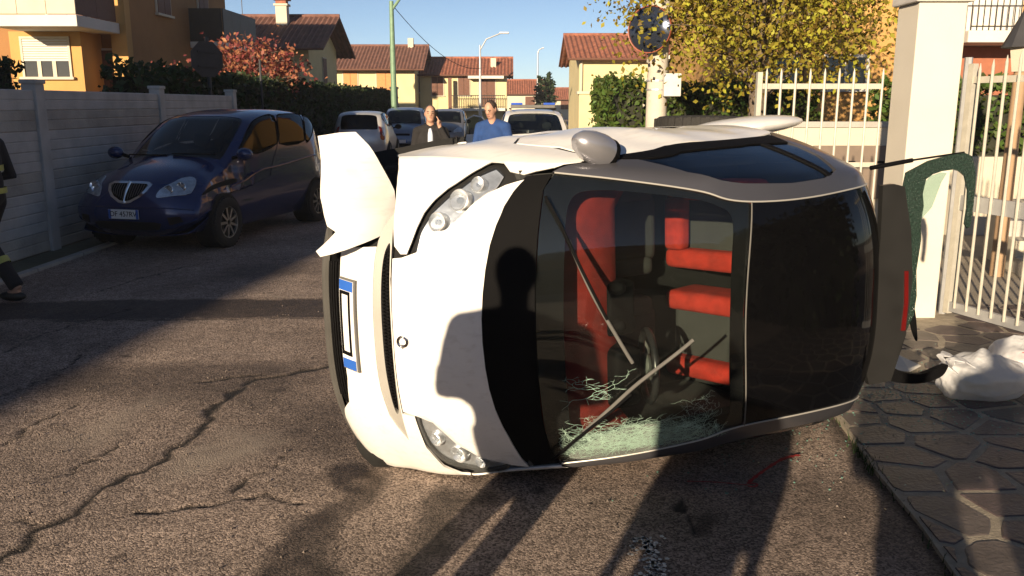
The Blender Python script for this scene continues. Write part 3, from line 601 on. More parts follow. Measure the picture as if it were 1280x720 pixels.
skintube(SM, 'screen_seal', [(12.37, -.84), (12.22, -.4), (12.17, 0), (12.2, .4), (12.30, .845)], .0035, M_GREYPL, small, .004)
for s in (-1, 1): skintube(SM, 'screen_seal', [(9.2, .957 * s), (10.5, .925 * s), (11.5, .885 * s), (12.37, .842 * s), (13.5, .85 * s), (14.6, .88 * s), (15.5, .90 * s)], .004, M_SLVPL, small, .004)
SP('roof_panel', [(12.38, -.835), (12.22, -.4), (12.18, 0), (12.22, .4), (12.32, .838), (13.5, .845), (14.6, .875), (15.5, .893), (15.55, 0), (15.5, -.893), (14.6, -.875), (13.5, -.845)], M_ROOFG, .0, th=.02)
SP('roof_lining', [(12.4, -.8), (15.5, -.85), (15.5, .85), (12.4, .8)], M_SEAT, -.04)
SP('rear_header', [(15.58, -.9), (16.1, -.9), (16.1, .9), (15.58, .9)], M_ROOFG, .0, th=.03)
# wipers
for pts in ([(9.05, -.80), (9.25, -.64), (9.45, -.43), (9.63, -.24), (9.8, -.06)], [(9.05, .89), (9.4, .74), (9.81, .57), (10.1, .445)]):
    skintube(SM, 'wiper', pts, .007, M_BLACK, small, .03)
for pts in ([(9.35, -.55), (9.63, -.22), (9.9, .04), (10.12, .24)], [(9.5, .70), (9.81, .555), (10.22, .37), (10.89, .11)]):
    skintube(SM, 'wiper_blade', pts, .0085, M_GREYPL, small, .018)
# crazed lower edge of the windscreen
def crazing():
    mb = MB(); rr = random.Random(3)
    def seg(a, b, w):
        A, Bq = SM.off([a[0], b[0]], [a[1], b[1]], [.0012, .0012]); d = Vector(Bq - A); n = Vector(SM.off([a[0]], [a[1]], [.02])[0] - A)
        if d.length < 1e-6: return
        sd = d.cross(n).normalized() * w; mb.add([Vector(A) + sd, Vector(A) - sd, Vector(Bq) - sd * .6, Vector(Bq) + sd * .6], [(0, 1, 2, 3)])
    def walk(u, t, a, n, w, br):
        for i in range(n):
            a += rr.uniform(-.6, .6); st = rr.uniform(.02, .075); u2 = u + math.cos(a) * st; t2 = t + math.sin(a) * st * .22
            if not (9.15 < u2 < 12.1 and -.8 < t2 < .93): return
            seg((u, t), (u2, t2), w)
            if rr.random() < br: walk(u2, t2, a + rr.choice((-1, 1)) * rr.uniform(.5, 1.3), n // 2, w * .8, br * .6)
            u, t = u2, t2
    for i in range(230): walk(min(11.9, max(9.3, rr.gauss(10.2, .55))), rr.uniform(.76, .90), -PI / 2 + rr.uniform(-.9, .9), rr.randint(5, 15), .0007, .28)
    for i in range(240): walk(rr.uniform(9.3, 11.9), rr.uniform(.80, .91), -PI / 2 + rr.uniform(-1.2, 1.2), rr.randint(2, 5), .0007, .35)
    for i in range(8): walk(9.75 + rr.uniform(-.05, .05), .42 + rr.uniform(-.02, .02), rr.uniform(0, 6.28), rr.randint(5, 13), .0009, .3)
    for i in range(14): walk(11.1 + rr.uniform(-.25, .25), .62 + rr.uniform(-.08, .08), rr.uniform(0, 6.28), rr.randint(4, 9), .0007, .3)
    tag(mb.build('glass_cracks', M_CRAZE, small), None, None, None, 'stuff')
crazing()
SP('crazed_glass', [(9.3, .90), (9.6, .80), (9.9, .74), (10.3, .70), (10.7, .755), (11.1, .80), (11.7, .82), (11.9, .835), (11.4, .878), (10.5, .915), (9.6, .94)], glass('crazed glass film', (.88, .95, .91), 1.5, .3, haze=.10), .002, th=.001, smooth=True)
# mirror
mm = Matrix.Translation((.42, -.755, 1.05)) @ Matrix.Rotation(rad(-8), 4, 'Y') @ Matrix.Rotation(rad(-22), 4, 'Z')
def mirror_shell():
    mb = MB(); prof = [(0, .150), (.030, .142), (.058, .112), (.078, .062), (.086, .005), (.082, -.04)]
    V = []; n = 24
    for r, h in prof:
        for k_ in range(n):
            a = 2 * PI * k_ / n; V.append(mm @ Vector((h, r * math.cos(a) * .86, r * math.sin(a) * 1.0)))
    Fc = [(i * n + k_, i * n + (k_ + 1) % n, (i + 1) * n + (k_ + 1) % n, (i + 1) * n + k_) for i in range(len(prof) - 1) for k_ in range(n)]
    mb.add(V, Fc); h = mb.build('mirror', mat('bright silver mirror paint', (.34, .34, .37), .3, .6, var=.05, coat=.3), small, smooth=True)
    for nm, d0, d1, sc, m_ in (('mirror_rim', -.03, -.055, 1.03, M_BLACK), ('mirror_glass', -.055, -.06, .86, M_CHROME)):
        V = [mm @ Vector((d, .081 * sc * math.cos(2 * PI * k_ / n) * .86, .081 * sc * math.sin(2 * PI * k_ / n) * 1.0)) for d in (d0, d1) for k_ in range(n)]
        MB().add(V, [(k_, (k_ + 1) % n, (k_ + 1) % n + n, k_ + n) for k_ in range(n)] + [tuple(range(n, 2 * n)), tuple(range(n))[::-1]]).build(nm, m_, h, smooth=True)
    MB().tube([(.46, -.70, 1.03), (.47, -.66, 1.02), (.47, -.60, 1.0)], [.03, .035, .045], 10).build('mirror_arm', M_BLACK, h, smooth=True)
mirror_shell()
# opened tailgate with the remains of its glass
HN = Vector((.37, 0, .93))
def gate_poly(name, pts, m, th, par=small, sm=True):
    P = catmull(pts, 4) if sm else [np.array(p) for p in pts]
    mb = MB(); nv = len(P); C2 = [Vector(((p[0] * .93 - p[2] * .37) if False else p[0], p[1])) for p in P]
    V, E_, Fc, *_ = delaunay_2d_cdt(C2, [(i, (i + 1) % nv) for i in range(nv)], [], 1, 1e-7)
    A = np.array([[p[0], p[1], 1] for p in P]); co = np.linalg.lstsq(A, np.array([p[2] for p in P]), rcond=None)[0]
    top = [Vector((v[0], v[1], v[0] * co[0] + v[1] * co[1] + co[2])) + HN * th / 2 for v in V]; bot = [v - HN * th for v in top]; n = len(top); cnt = {}
    Fc = [tuple(f) for f in Fc]
    for f in Fc:
        for i in range(len(f)): cnt[(f[i], f[(i + 1) % len(f)])] = 1
    mb.add(top + bot, Fc + [tuple(i + n for i in f[::-1]) for f in Fc] + [(b, a, a + n, b + n) for (a, b) in cnt if (b, a) not in cnt])
    return mb.build(name, m, par)
tg = gate_poly('tailgate', [(-.975, -.53, 1.465), (-1.03, -.535, 1.487), (-1.083, -.52, 1.507), (-1.125, -.302, 1.524), (-1.145, -.06, 1.532), (-1.126, .226, 1.525), (-1.06, .46, 1.495), (-.95, .47, 1.45), (-.935, .42, 1.45), (-.955, .129, 1.455), (-.974, -.271, 1.464)], mat('charcoal tailgate plastic', (.014, .014, .014), .4, var=.2), .035, sm=False)
gate_poly('tailgate_glass', [(-1.083, -.508, 1.507), (-1.095, -.586, 1.512), (-1.204, -.639, 1.556), (-1.30, -.662, 1.594), (-1.383, -.67, 1.627), (-1.42, -.653, 1.642), (-1.44, -.59, 1.65), (-1.445, -.523, 1.652), (-1.443, -.41, 1.65), (-1.434, -.304, 1.647), (-1.420, -.296, 1.64), (-1.405, -.318, 1.636), (-1.412, -.40, 1.638), (-1.411, -.485, 1.638), (-1.39, -.557, 1.63), (-1.36, -.582, 1.62), (-1.327, -.591, 1.605), (-1.27, -.585, 1.582), (-1.227, -.572, 1.565), (-1.195, -.55, 1.55), (-1.182, -.48, 1.546), (-1.190, -.42, 1.547), (-1.180, -.338, 1.547), (-1.186, -.25, 1.547), (-1.170, -.098, 1.542), (-1.178, .03, 1.544), (-1.168, .127, 1.541), (-1.126, .226, 1.525), (-1.145, -.06, 1.532), (-1.125, -.302, 1.524)], M_CUBES, .012, tg, False)
gate_poly('tailgate_film', [(-1.18, -.52, 1.545), (-1.22, -.565, 1.562), (-1.27, -.58, 1.582), (-1.30, -.575, 1.594), (-1.275, -.53, 1.584), (-1.255, -.47, 1.575), (-1.235, -.41, 1.567), (-1.19, -.36, 1.549)], glass('crumbled glass film', (.55, .72, .66), 1.5, .35, haze=.2), .004, tg, False)
gate_poly('tailgate_edge', [(-.93, .40, 1.445), (-1.051, .385, 1.495), (-1.114, .415, 1.52), (-1.219, .437, 1.562), (-1.343, .399, 1.611), (-1.35, .425, 1.612), (-1.313, .465, 1.599), (-1.201, .487, 1.554), (-1.054, .46, 1.496)], M_BLACK, .03, tg)
gate_poly('glass_sliver', [(-1.15, .043, 1.534), (-1.175, .11, 1.543), (-1.192, .232, 1.551), (-1.19, .265, 1.55), (-1.165, .21, 1.54), (-1.151, .146, 1.535)], M_BLACK, .01, tg)
gate_poly('brake_light', [(-1.094, -.103, 1.53), (-1.112, -.102, 1.538), (-1.118, .06, 1.541), (-1.11, .2, 1.538), (-1.09, .2, 1.529), (-1.1, .06, 1.533)], mat('unlit brake lamp', (.09, .004, .004), .25), .012, tg, False)
MB().tube([(-.92, -.616, 1.443), (-1.124, -.645, 1.524)], .011, 10).tube([(-1.124, -.645, 1.524), (-1.383, -.672, 1.627)], .005, 8).build('gas_strut', M_BLACK, small, smooth=True)
# wheels (right-hand ones stand up in the air)
wheel(small, (.93, -.655, .29), .29, .15, -1, tilt=.08); wheel(small, (-.93, -.80, .29), .29, .18, -1, tilt=-.06)
wheel(small, (.93, .60, .29), .28, .16, 1); wheel(small, (-.93, .60, .29), .28, .18, 1)
[MB().tube([(x, -.7, .29), (x, .6, .29)], .03, 8).build('axle', M_GREYPL, small) for x in (.93, -.93)]
MB().ell((-1.0, -.832, .56), (.44, .055, .15), 28, 14, Matrix.Rotation(rad(3), 3, 'Z')).build('wheel_arch_panel', M_WHITE, small, smooth=True)
# interior
def softbox(name, a, b, m, par, bev, M=None): return MB().box(a, b, M).build(name, m, par, smooth=True, bevel=bev, seg=3)
dash = MB(); prof = [(.74, .76), (.72, .90), (.64, .975), (.48, 1.0), (.32, .985), (.24, .93), (.25, .80), (.40, .62)]; V = []
for yy, sc in ((-.58, .93), (-.48, 1), (-.2, 1.01), (.2, 1.01), (.48, 1), (.58, .93)): V += [(.3 + (x - .3) * sc - .10 * (abs(yy) > .5), yy, z - .03 * (abs(yy) > .5)) for x, z in prof]
n = len(prof); dash.add(V, [(i * n + k_, i * n + (k_ + 1) % n, (i + 1) * n + (k_ + 1) % n, (i + 1) * n + k_) for i in range(5) for k_ in range(n)] + [tuple(range(n)), tuple(range(5 * n, 6 * n))])
dsh = dash.build('dashboard', mat('shaded red dashboard cloth', (.24, .018, .012), .9, var=.3, scale=14, bump=.3, bscale=250), small, smooth=True)  # red cloth darkened, the bystanders' shade put into its colour
softbox('instrument_pod', (.18, .17, .90), (.34, .46, 1.06), M_BLACK, dsh, .04)
softbox('centre_console', (.17, -.14, .45), (.34, .12, 1.0), M_BLACK, dsh, .03)
for yy in (-.12, .06): MB().ell((.30, yy, 1.02), (.035, .035, .045), 12, 8).build('air_vent', M_BLACK, dsh, smooth=True)
sw = Matrix.Translation((.06, .31, .95)) @ Matrix.Rotation(rad(-62), 4, 'Y')
stw = MB().tube([sw @ Vector((.175 * math.cos(a), .175 * math.sin(a), 0)) for a in np.linspace(0, 2 * PI, 37)], .017, 10, False).build('steering_wheel', mat('steering wheel leather', (.025, .025, .026), .3, spec=.6), small, smooth=True)
MB().ell(sw @ Vector((0, 0, -.01)), (.07, .07, .03), 16, 8, sw.to_3x3()).build('horn_pad', mat('grey horn pad', (.11, .12, .11), .5), stw, smooth=True)
for a in (.3, 2.84, 4.71): MB().tube([sw @ Vector((0, 0, -.01)), sw @ Vector((.17 * math.cos(a), .17 * math.sin(a), 0))], .014, 6).build('wheel_spoke', M_GREYPL, stw)
for sy in (-.31, .31):
    st = softbox('seat', (-.62, sy - .17, .52), (-.36, sy + .17, 1.24), M_SEAT, small, .05, Matrix.Translation((-.1, 0, 0)) @ Matrix.Rotation(rad(-12), 4, 'Y'))
    Ms_ = Matrix.Translation((-.1, 0, 0)) @ Matrix.Rotation(rad(-12), 4, 'Y')
    for q in (-1, 1):
        softbox('bolster', (-.56, sy + q * .19 - .055, .52), (-.27, sy + q * .19 + .055, 1.02), M_REDCL, st, .045, Ms_)
        softbox('bolster', (-.57, sy + q * .15 - .05, 1.00), (-.33, sy + q * .15 + .05, 1.27), M_REDCL, st, .04, Ms_)
        softbox('bolster', (-.3, sy + q * .2 - .05, .44), (.14, sy + q * .2 + .05, .58), M_SEAT, st, .04)
    if sy < 0: softbox('lumbar_pad', (-.34, sy - .15, .54), (-.24, sy + .14, .66), M_REDCL, st, .035, Ms_)
    softbox('seat_cushion', (-.35, sy - .18, .42), (.12, sy + .18, .55), M_SEAT, st, .05)
    softbox('head_pad', (-.60, sy - .13, 1.22), (-.48, sy + .13, 1.36), M_REDCL, st, .045)
B('cabin_floor', (-1.2, -.66, .30), (.85, .66, .36), M_DARK, small); B('bulkhead', (-1.22, -.62, .36), (-1.14, .62, .95), M_DARK, small); B('firewall', (.80, -.55, .30), (.84, .55, .80), M_DARK, small)
for s in (-1, 1): B('door_lining', (-.7, s * .66 - .02, .4), (.75, s * .66 + .02, .92), M_SEAT, small)

# ================================================================== OTHER CARS
PRM = [(1.86, .20, .74, .19, 3.6), (1.98, .29, .80, .21, 3.6), (2.03, .43, .82, .22, 3.4), (2.02, .57, .825, .23, 3.2), (1.97, .69, .825, .24, 3.), (1.90, .79, .81, .24, 2.7), (1.79, .875, .80, .23, 2.6), (1.52, .985, .785, .18, 2.6), (1.15, 1.07, .76, .15, 2.5),
       (.98, 1.14, .75, .14, 2.8), (.70, 1.31, .73, .11, 3.2), (.40, 1.48, .70, .09, 3.6), (.18, 1.58, .68, .08, 3.8), (-.2, 1.65, .66, .07, 4.), (-.7, 1.67, .655, .07, 4.), (-1.2, 1.65, .65, .07, 4.), (-1.58, 1.59, .64, .08, 3.6), (-1.74, 1.42, .65, .10, 3.2), (-1.84, 1.12, .68, .12, 3.), (-1.93, .9, .74, .13, 3.), (-1.96, .55, .76, .15, 3.), (-1.86, .24, .72, .15, 3.),
       (-1.4, .18, .72, .03, 3.), (-.4, .17, .72, .03, 3.), (.8, .17, .72, .03, 3.), (1.86, .20, .72, .05, 3.)]
WSC = sym([(8.48, 0), (8.58, .4), (8.85, .74), (9.1, .85), (10.5, .845), (11.6, .81), (11.93, .72), (12.0, .35), (12.0, 0)])
SIDES = [[(9.75, 1.05), (10.5, 1.0), (11.6, .975), (12.7, .972), (13.4, 1.02), (13.1, 1.46), (10.95, 1.44)], [(13.62, 1.015), (14.4, .99), (15.1, .99), (15.0, 1.45), (13.28, 1.47)], [(15.3, .99), (16.0, 1.01), (16.4, 1.1), (15.5, 1.42), (15.15, 1.44)]]
REARW = sym([(16.25, 0), (16.25, .6), (16.4, .80), (17.0, .84), (17.8, .84), (18.05, .7), (18.1, 0)])
HLAMP = [(3.95, .47), (4.7, .475), (5.4, .53), (6.1, .60), (6.6, .67), (6.85, .79), (6.5, .87), (5.6, .87), (4.9, .80), (4.3, .65)]
TLAMP = [(17.7, .88), (18.2, .90), (19.2, .86), (19.35, 1.0), (19.0, 1.12), (17.9, 1.02)]
def upright_car(name, label, loc, heading, paint, sx=1., sz=1., sy=1., far=True, group=None, crumple=None, style='shield', plate_txt=None, lights=True, wheels=7):
    PR = [(a * sx, b * sz, c * sy, d * (sx + sz) / 2, e) for a, b, c, d, e in PRM]; S = Skin(PR, .85 * sy, .62 * sz, .72, .8)
    root = empty(name, loc, heading, label, 'car', group); q = dict(du=.5, dt=.1) if far else dict(du=.22, dt=.05)
    P = lambda nm, poly, m, off=0., par=root, **kw: panel(S, nm, poly, m, par, off, **{**q, **kw})
    holes = [WSC, REARW] + SIDES + [mir(x) for x in SIDES]
    P('body', [(0, -1.97), (25, -1.97), (25, 1.97), (0, 1.97)], paint, 0, holes=holes, warp=crumple, th=.012)
    for s in (-1, 1):
        us = np.linspace(0, 25, 90)[:-1]; Q = S(us, np.full(len(us), s * 1.96)); c = Q.mean(0)
        from_np('flank_skin', np.vstack([Q, c]), [(i, (i + 1) % len(Q), len(Q)) if s < 0 else ((i + 1) % len(Q), i, len(Q)) for i in range(len(Q))], paint, root, True)
    P('windscreen', WSC, M_GLASS, -.004, smooth=True, th=.004); P('rear_window', REARW, M_DKGLASS, -.004, smooth=True, th=.004)
    P('screen_border', WSC, M_FRIT, -.008, smooth=True, th=.002, holes=[sym([(8.75, 0), (8.85, .4), (9.15, .74), (9.5, .79), (10.5, .785), (11.5, .75), (11.75, .66), (11.8, .35), (11.8, 0)])])
    for s in (1, -1):
        f = (lambda L: L) if s > 0 else mir
        for w_ in SIDES: P('side_window', f(w_), M_DKGLASS, .001, th=.004)
        for w_ in SIDES:
            A = np.array(w_); cc = A.mean(0); skintube(S, 'window_seal', [tuple(x) for x in f(w_ + [w_[0]])], .008, M_BLACK, root, .003, 3, 5)
        if lights:
            h = P('headlight', f(HLAMP), M_REFL, .006, smooth=True); P('lens', f(HLAMP), M_HEAD, .022, h, smooth=True, th=.003)
            if not far:
                for (u, t, r) in ((5.0, .60, .055), (5.9, .73, .06)):
                    p = Vector(S.off([u], [t * s], [.006])[0]); M = Matrix.Translation(p) @ Vector((1, 0, .35)).to_track_quat('Z', 'Y').to_matrix().to_4x4()
                    MB().lathe([(0, -.01), (r * .5, -.006), (r, .012), (r * 1.1, .0)], 18, M).build('reflector', M_CHROME, h, smooth=True)
            P('tail_light', f(TLAMP), M_RED, .004, smooth=True)
        if not far: skintube(S, 'door_seam', f([(13.42, 1.05), (13.15, 1.45), (12.4, 1.75), (12.0, 1.95)]), .004, M_DARK, root, 0.001); skintube(S, 'door_seam', f([(9.6, 1.12), (9.5, 1.4), (8.6, 1.7), (8.0, 1.95)]), .004, M_DARK, root, .001); skintube(S, 'rubbing_strip', f([(7.4, 1.62), (9.5, 1.70), (13, 1.82), (16.5, 1.66)]), .012, paint, root, .006)
        for wx in (1.255 * sx, -1.255 * sx):
            arch = MB().lathe([(0, 0), (.335, 0), (.345, -.02), (.345, -.25)] if s > 0 else [(0, 0), (.335, 0), (.345, .02), (.345, .25)], 28, Matrix.Translation((wx, s * (.853 * sy), .33)), 'y').build('wheel_arch', M_DARK, root)
            wheel(root, (wx, s * (.80 * sy), .31), .31, .19, s, wheels, low=far)
        mc = Vector((.88 * sx, s * .93 * sy, 1.12 * sz))
        mh = MB().ell(mc, (.075, .11, .08), 14, 10).build('mirror', paint if not far else M_BLACK, root, smooth=True); MB().tube([mc, mc + Vector((-.02, -s * .18, -.05))], .025, 6).build('mirror_arm', M_BLACK, mh)
        MB().box((-.25, s * .36 - .20, .55 * sz), (-.12, s * .36 + .20, 1.12 * sz)).build('seat_back', M_SEAT, root, bevel=.03); MB().ell((-.2, s * .36, 1.25 * sz), (.05, .13, .10), 12, 8).build('headrest', M_SEAT, root, smooth=True)
    B('cabin_floor', (-1.7 * sx, -.66 * sy, .40), (1.05 * sx, .66 * sy, .50), M_DARK, root); B('dashboard', (.70 * sx, -.62 * sy, .6), (1.05 * sx, .62 * sy, 1.0 * sz), M_SEAT, root, .03)
    for y0 in (-.3,): MB().tube([Vector((.55, .35, .95)) + Vector((.06 * math.sin(a), .18 * math.cos(a), .17 * math.sin(a))) for a in np.linspace(0, 2 * PI, 25)], .015, 6, False).build('steering_wheel', M_BLACK, root)
    if style == 'shield':
        g = P('grille', sym([(5.42, 0), (5.45, .28), (5.2, .325), (4.5, .28), (3.9, .21), (3.45, .1), (3.35, 0)]), M_BLACK, .004)
        sh = sym([(5.6, 0), (5.62, .29), (5.3, .36), (4.5, .315), (3.85, .24), (3.3, .1), (3.2, 0)])
        P('grille_surround', sh, M_CHROME, .016, g, th=.02, holes=[sym([(5.30, 0), (5.32, .27), (5.1, .30), (4.5, .265), (3.9, .19), (3.5, .08), (3.42, 0)])], hsmooth=False)
        for i in range(-7, 8):
            if i == 0: continue
            t = i * .04; u0 = 3.5 + abs(t) * 2.9; A = S.off([u0, (u0 + 5.2) / 2, 5.25], [t * .9, t, t], [.012] * 3); MB().tube([Vector(x) for x in A], .004, 5).build('grille_bar', M_GREYPL, g)
        A = S.off([3.3, 4.4, 5.45], [0, 0, 0], [.024] * 3); MB().tube([Vector(x) for x in A], [.010, .014, .018], 8).build('grille_spine', M_CHROME, g, smooth=True)
    else:
        P('grille', sym([(4.6, 0), (4.6, .34), (4.2, .38), (3.9, .34), (3.9, 0)]), M_BLACK, .004)
    P('air_intake', sym([(1.75, 0), (1.7, .45), (1.55, .55), (1.0, .5), (.95, 0)]), M_DARK, .004)
    for s in (1, -1): P('fog_recess', ([(2.1, .64), (2.15, .80), (1.5, .84), (1.35, .66)] if s > 0 else mir([(2.1, .64), (2.15, .80), (1.5, .84), (1.35, .66)])), M_DARK, .004)
    skintube(S, 'bumper_line', [(3.0, -.95), (2.95, -.5), (2.9, 0), (2.95, .5), (3.0, .95)], .008, paint, root, .003)
    # plates front and rear
    for u0, sgn in ((2.35, 1), (19.6, -1)):
        c = Vector(S.off([u0], [0], [.02])[0]); pl = MB().box((c.x - .004, -.2, c.z - .055), (c.x + .004, .2, c.z + .055)).build('number_plate', M_PLATE, root)
        for s in (-1, 1): MB().box((c.x - .005, s * .182 - .017, c.z - .054), (c.x + .005, s * .182 + .017, c.z + .054)).build('plate_band', M_BLUE, pl)
        if plate_txt and sgn > 0: text(plate_txt, .085, M_BLACK, pl, (c.x + .006, 0, c.z), (PI / 2, 0, PI / 2), 'plate_lettering')
    MB().box((1.02 * sx, -.6, 1.10 * sz), (1.06 * sx, -.05, 1.115 * sz)).build('wiper', M_BLACK, root); MB().box((1.02 * sx, .02, 1.12 * sz), (1.06 * sx, .62, 1.135 * sz)).build('wiper', M_BLACK, root)
    return root, S, P
M_BLUEP = mat('dark blue car paint', (.010, .024, .10), .25, .25, var=.05, coat=.6)
M_PEARL = mat('pale silver car paint', (.52, .52, .52), .3, .4, var=.05, coat=.4)
M_SLATE = mat('slate blue car paint', (.16, .20, .28), .3, .4, var=.05, coat=.4)
M_VANW = mat('plain white vehicle paint', (.74, .74, .73), .3, var=.04, coat=.4)
M_GREYC = mat('grey car paint', (.20, .20, .21), .3, .4, var=.05, coat=.4)
def crumple(P):
    P = P.copy(); k = np.exp(-((P[:, 0] - 1.05) / .55) ** 2 - ((P[:, 2] - .78) / .28) ** 2) * (P[:, 1] > .55)
    n = np.sin(P[:, 0] * 17 + P[:, 2] * 9) * .5 + np.sin(P[:, 2] * 27 - P[:, 0] * 8) * .35 + np.sin(P[:, 0] * 41) * .2
    P[:, 1] += k * (-.05 + .022 * n); P[:, 2] += k * .008 * n
    return P
mz, SMZ, PMZ = upright_car('parked_car', 'dark blue five-door car with a crumpled front wing beside the concrete wall', (-4.07, 12.05, 0), -1.8013, M_BLUEP, far=False, crumple=crumple, plate_txt='DF 457RV', wheels=9)
PMZ('torn_wing_edge', [(6.3, 1.02), (7.4, 1.30), (8.4, 1.50), (8.0, 1.62), (7.0, 1.45), (6.2, 1.12)], M_DARK, .004, warp=crumple, smooth=True)
upright_car('parked_car', 'pale silver hatchback parked by the hedge with its rear to the wreck', (-4.55, 27.5, 0), PI / 2 + .03, M_PEARL, .93, .92, .97, group='cars parked along the hedge', style='bar')
upright_car('parked_car', 'slate blue car parked nose to nose behind the pale silver hatchback', (-3.95, 32.6, 0), -PI / 2 + .04, M_SLATE, 1.0, .97, 1., group='cars parked along the hedge', style='bar')
upright_car('parked_car', 'grey car farthest along the hedge, behind the slate blue one', (-2.75, 37.5, 0), -PI / 2, M_GREYC, 1.02, .92, 1., group='cars parked along the hedge', style='bar')
resc, SR, PRr = upright_car('rescue_vehicle', 'white emergency estate car with roof bars and one front door open', (.52, 21.8, 0), -PI / 2 + .02, M_VANW, 1.12, .965, 1.06, style='bar')
for yy in (-.55, .55): MB().tube([(-1.6, yy, 1.62), (.15, yy, 1.62)], .02, 8).build('roof_rail', M_BLACK, resc)
lb = MB().box((-.25, -.55, 1.64), (.05, .55, 1.72)).build('light_bar', M_GREYPL, resc, bevel=.02)
for s in (-1, 1): MB().box((-.22, s * .4 - .14, 1.72), (.02, s * .4 + .14, 1.77)).build('beacon', mat('blue beacon plastic', (.03, .09, .45), .2), lb, bevel=.01)
od = MB().poly([(1.0, -.90, .35), (1.0, -.90, .95), (.80, -1.12, 1.02), (.42, -1.62, 1.02), (.36, -1.70, .6), (.40, -1.66, .35)], .05, (.8, .6, 0)).build('open_door', M_VANW, resc)
MB().poly([(.97, -.95, 1.0), (.72, -1.25, 1.42), (.55, -1.45, 1.46), (.40, -1.64, 1.36), (.38, -1.66, 1.03)], .012, (.8, .6, 0)).build('door_glass', M_GLASS, od)
MB().tube([(.97, -.95, 1.0), (.72, -1.25, 1.43), (.55, -1.45, 1.47), (.40, -1.64, 1.37), (.38, -1.66, 1.03)], .018, 6).build('door_frame', M_VANW, od)
MB().ell((.95, -1.12, 1.05), (.06, .10, .07), 12, 8).build('door_mirror', M_BLACK, od, smooth=True)

# ================================================================== WALL, HEDGES, PLANTS
WX = -5.58
fw_ = empty('concrete_fence', (WX, 6.6, 0), 0, 'grey precast concrete wall of ribbed panels behind the dark blue car', 'wall')
posts = [0., 3.75, 7.35, 11.0]
for y in posts:
    p = MB().box((-.10, y - .10, -.2), (.07, y + .10, 1.97)).box((-.115, y - .115, 1.97), (.085, y + .115, 2.02)); p.build('post', M_CONC, fw_, bevel=.012)
for a, b in zip(posts[:-1], posts[1:]):
    for i in range(8):
        z = .02 + i * .235; h = .2356
        V = []; 
        for yy in (a + .098, b - .098): V += [(-.05, yy, z), (.026, yy, z), (.037, yy, z + .012), (.037, yy, z + h * .47), (.029, yy, z + h * .50), (.029, yy, z + h * .53), (.036, yy, z + h * .56), (.036, yy, z + h - .012), (.025, yy, z + h), (-.05, yy, z + h)]
        n = 10; MB().add(V, [(k_, (k_ + 1) % n, (k_ + 1) % n + n, k_ + n) for k_ in range(n)] + [tuple(range(n))[::-1], tuple(range(n, 2 * n))]).build('panel', M_CONC if (i + int(a)) % 3 else M_CONC2, fw_)
def leaves(C, N, size, asp=1.6):
    """C: (n,3) centres; returns verts, faces of N bent leaf quads"""
    C = C[RNG.integers(0, len(C), N)] if len(C) != N else C
    a = RNG.normal(size=(N, 3)); a /= np.linalg.norm(a, axis=1)[:, None]; b = RNG.normal(size=(N, 3)); b -= a * (a * b).sum(1)[:, None]; b /= np.linalg.norm(b, axis=1)[:, None]
    s = size * RNG.uniform(.6, 1.3, N)[:, None]; nr = np.cross(a, b)
    V = np.stack([C - a * s * asp / 2, C + b * s / 2 + nr * s * .12, C + a * s * asp / 2, C - b * s / 2 + nr * s * .12], 1).reshape(-1, 3)
    idx = np.arange(N) * 4; Fc = np.concatenate([np.stack([idx, idx + 1, idx + 2], 1), np.stack([idx, idx + 2, idx + 3], 1)])
    return V, Fc
def fast_mesh(name, V, Fc, m, parent=None):
    me = bpy.data.meshes.new(name); me.vertices.add(len(V)); me.vertices.foreach_set('co', np.asarray(V, np.float32).ravel()); k_ = Fc.shape[1]
    me.loops.add(Fc.size); me.loops.foreach_set('vertex_index', Fc.astype(np.int32).ravel()); me.polygons.add(len(Fc)); me.polygons.foreach_set('loop_start', np.arange(0, Fc.size, k_, dtype=np.int32)); me.update(calc_edges=True)
    return addmesh(name, me, m, parent)
L_DARK = leafmat('dark hedge leaf', (.035, .055, .02)); L_GREEN = leafmat('green hedge leaf', (.075, .115, .022)); L_YEL = leafmat('yellowing birch leaf', (.27, .225, .028), .5); L_RED = leafmat('red autumn leaf', (.32, .105, .07), .45); L_CYP = leafmat('cypress leaf', (.03, .05, .02))
M_BARK = mat('bark', (.13, .10, .075), .95, var=.4, scale=12, bump=.8, bscale=30)
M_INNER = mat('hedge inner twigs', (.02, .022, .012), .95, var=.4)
def hedge(label, x0, x1, y0, y1, h, n, size, m, z0=0., name='hedge'):
    r = empty(name, ((x0 + x1) / 2, (y0 + y1) / 2, 0), 0, label, 'hedge'); dx, dy = (x1 - x0) / 2, (y1 - y0) / 2
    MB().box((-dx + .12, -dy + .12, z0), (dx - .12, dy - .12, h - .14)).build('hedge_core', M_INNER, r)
    ar = [2 * dy * h, 2 * dy * h, 2 * dx * h, 2 * dx * h, 4 * dx * dy]; f_ = RNG.choice(5, n, p=np.array(ar) / sum(ar)); U = RNG.uniform(-1, 1, n); W = RNG.uniform(0, 1, n); D = RNG.normal(0, .045, n); C = np.zeros((n, 3))
    for k_ in range(5):
        q = f_ == k_; u, w, d = U[q], W[q], D[q]; lump = .05 * np.sin(u * dy * 3.1 + w * 5) + .04 * np.sin(u * dy * 7.7 + 1)
        C[q] = [np.stack([-dx - d - lump, u * dy, z0 + w * (h - z0)], 1), np.stack([dx + d + lump, u * dy, z0 + w * (h - z0)], 1), np.stack([u * dx, -dy - d - lump, z0 + w * (h - z0)], 1), np.stack([u * dx, dy + d + lump, z0 + w * (h - z0)], 1), np.stack([u * dx, (W[q] * 2 - 1) * dy, h + d + lump], 1)][k_]
    V, Fc = leaves(C, n, size); fast_mesh('foliage', V, Fc, m, r)
    return r
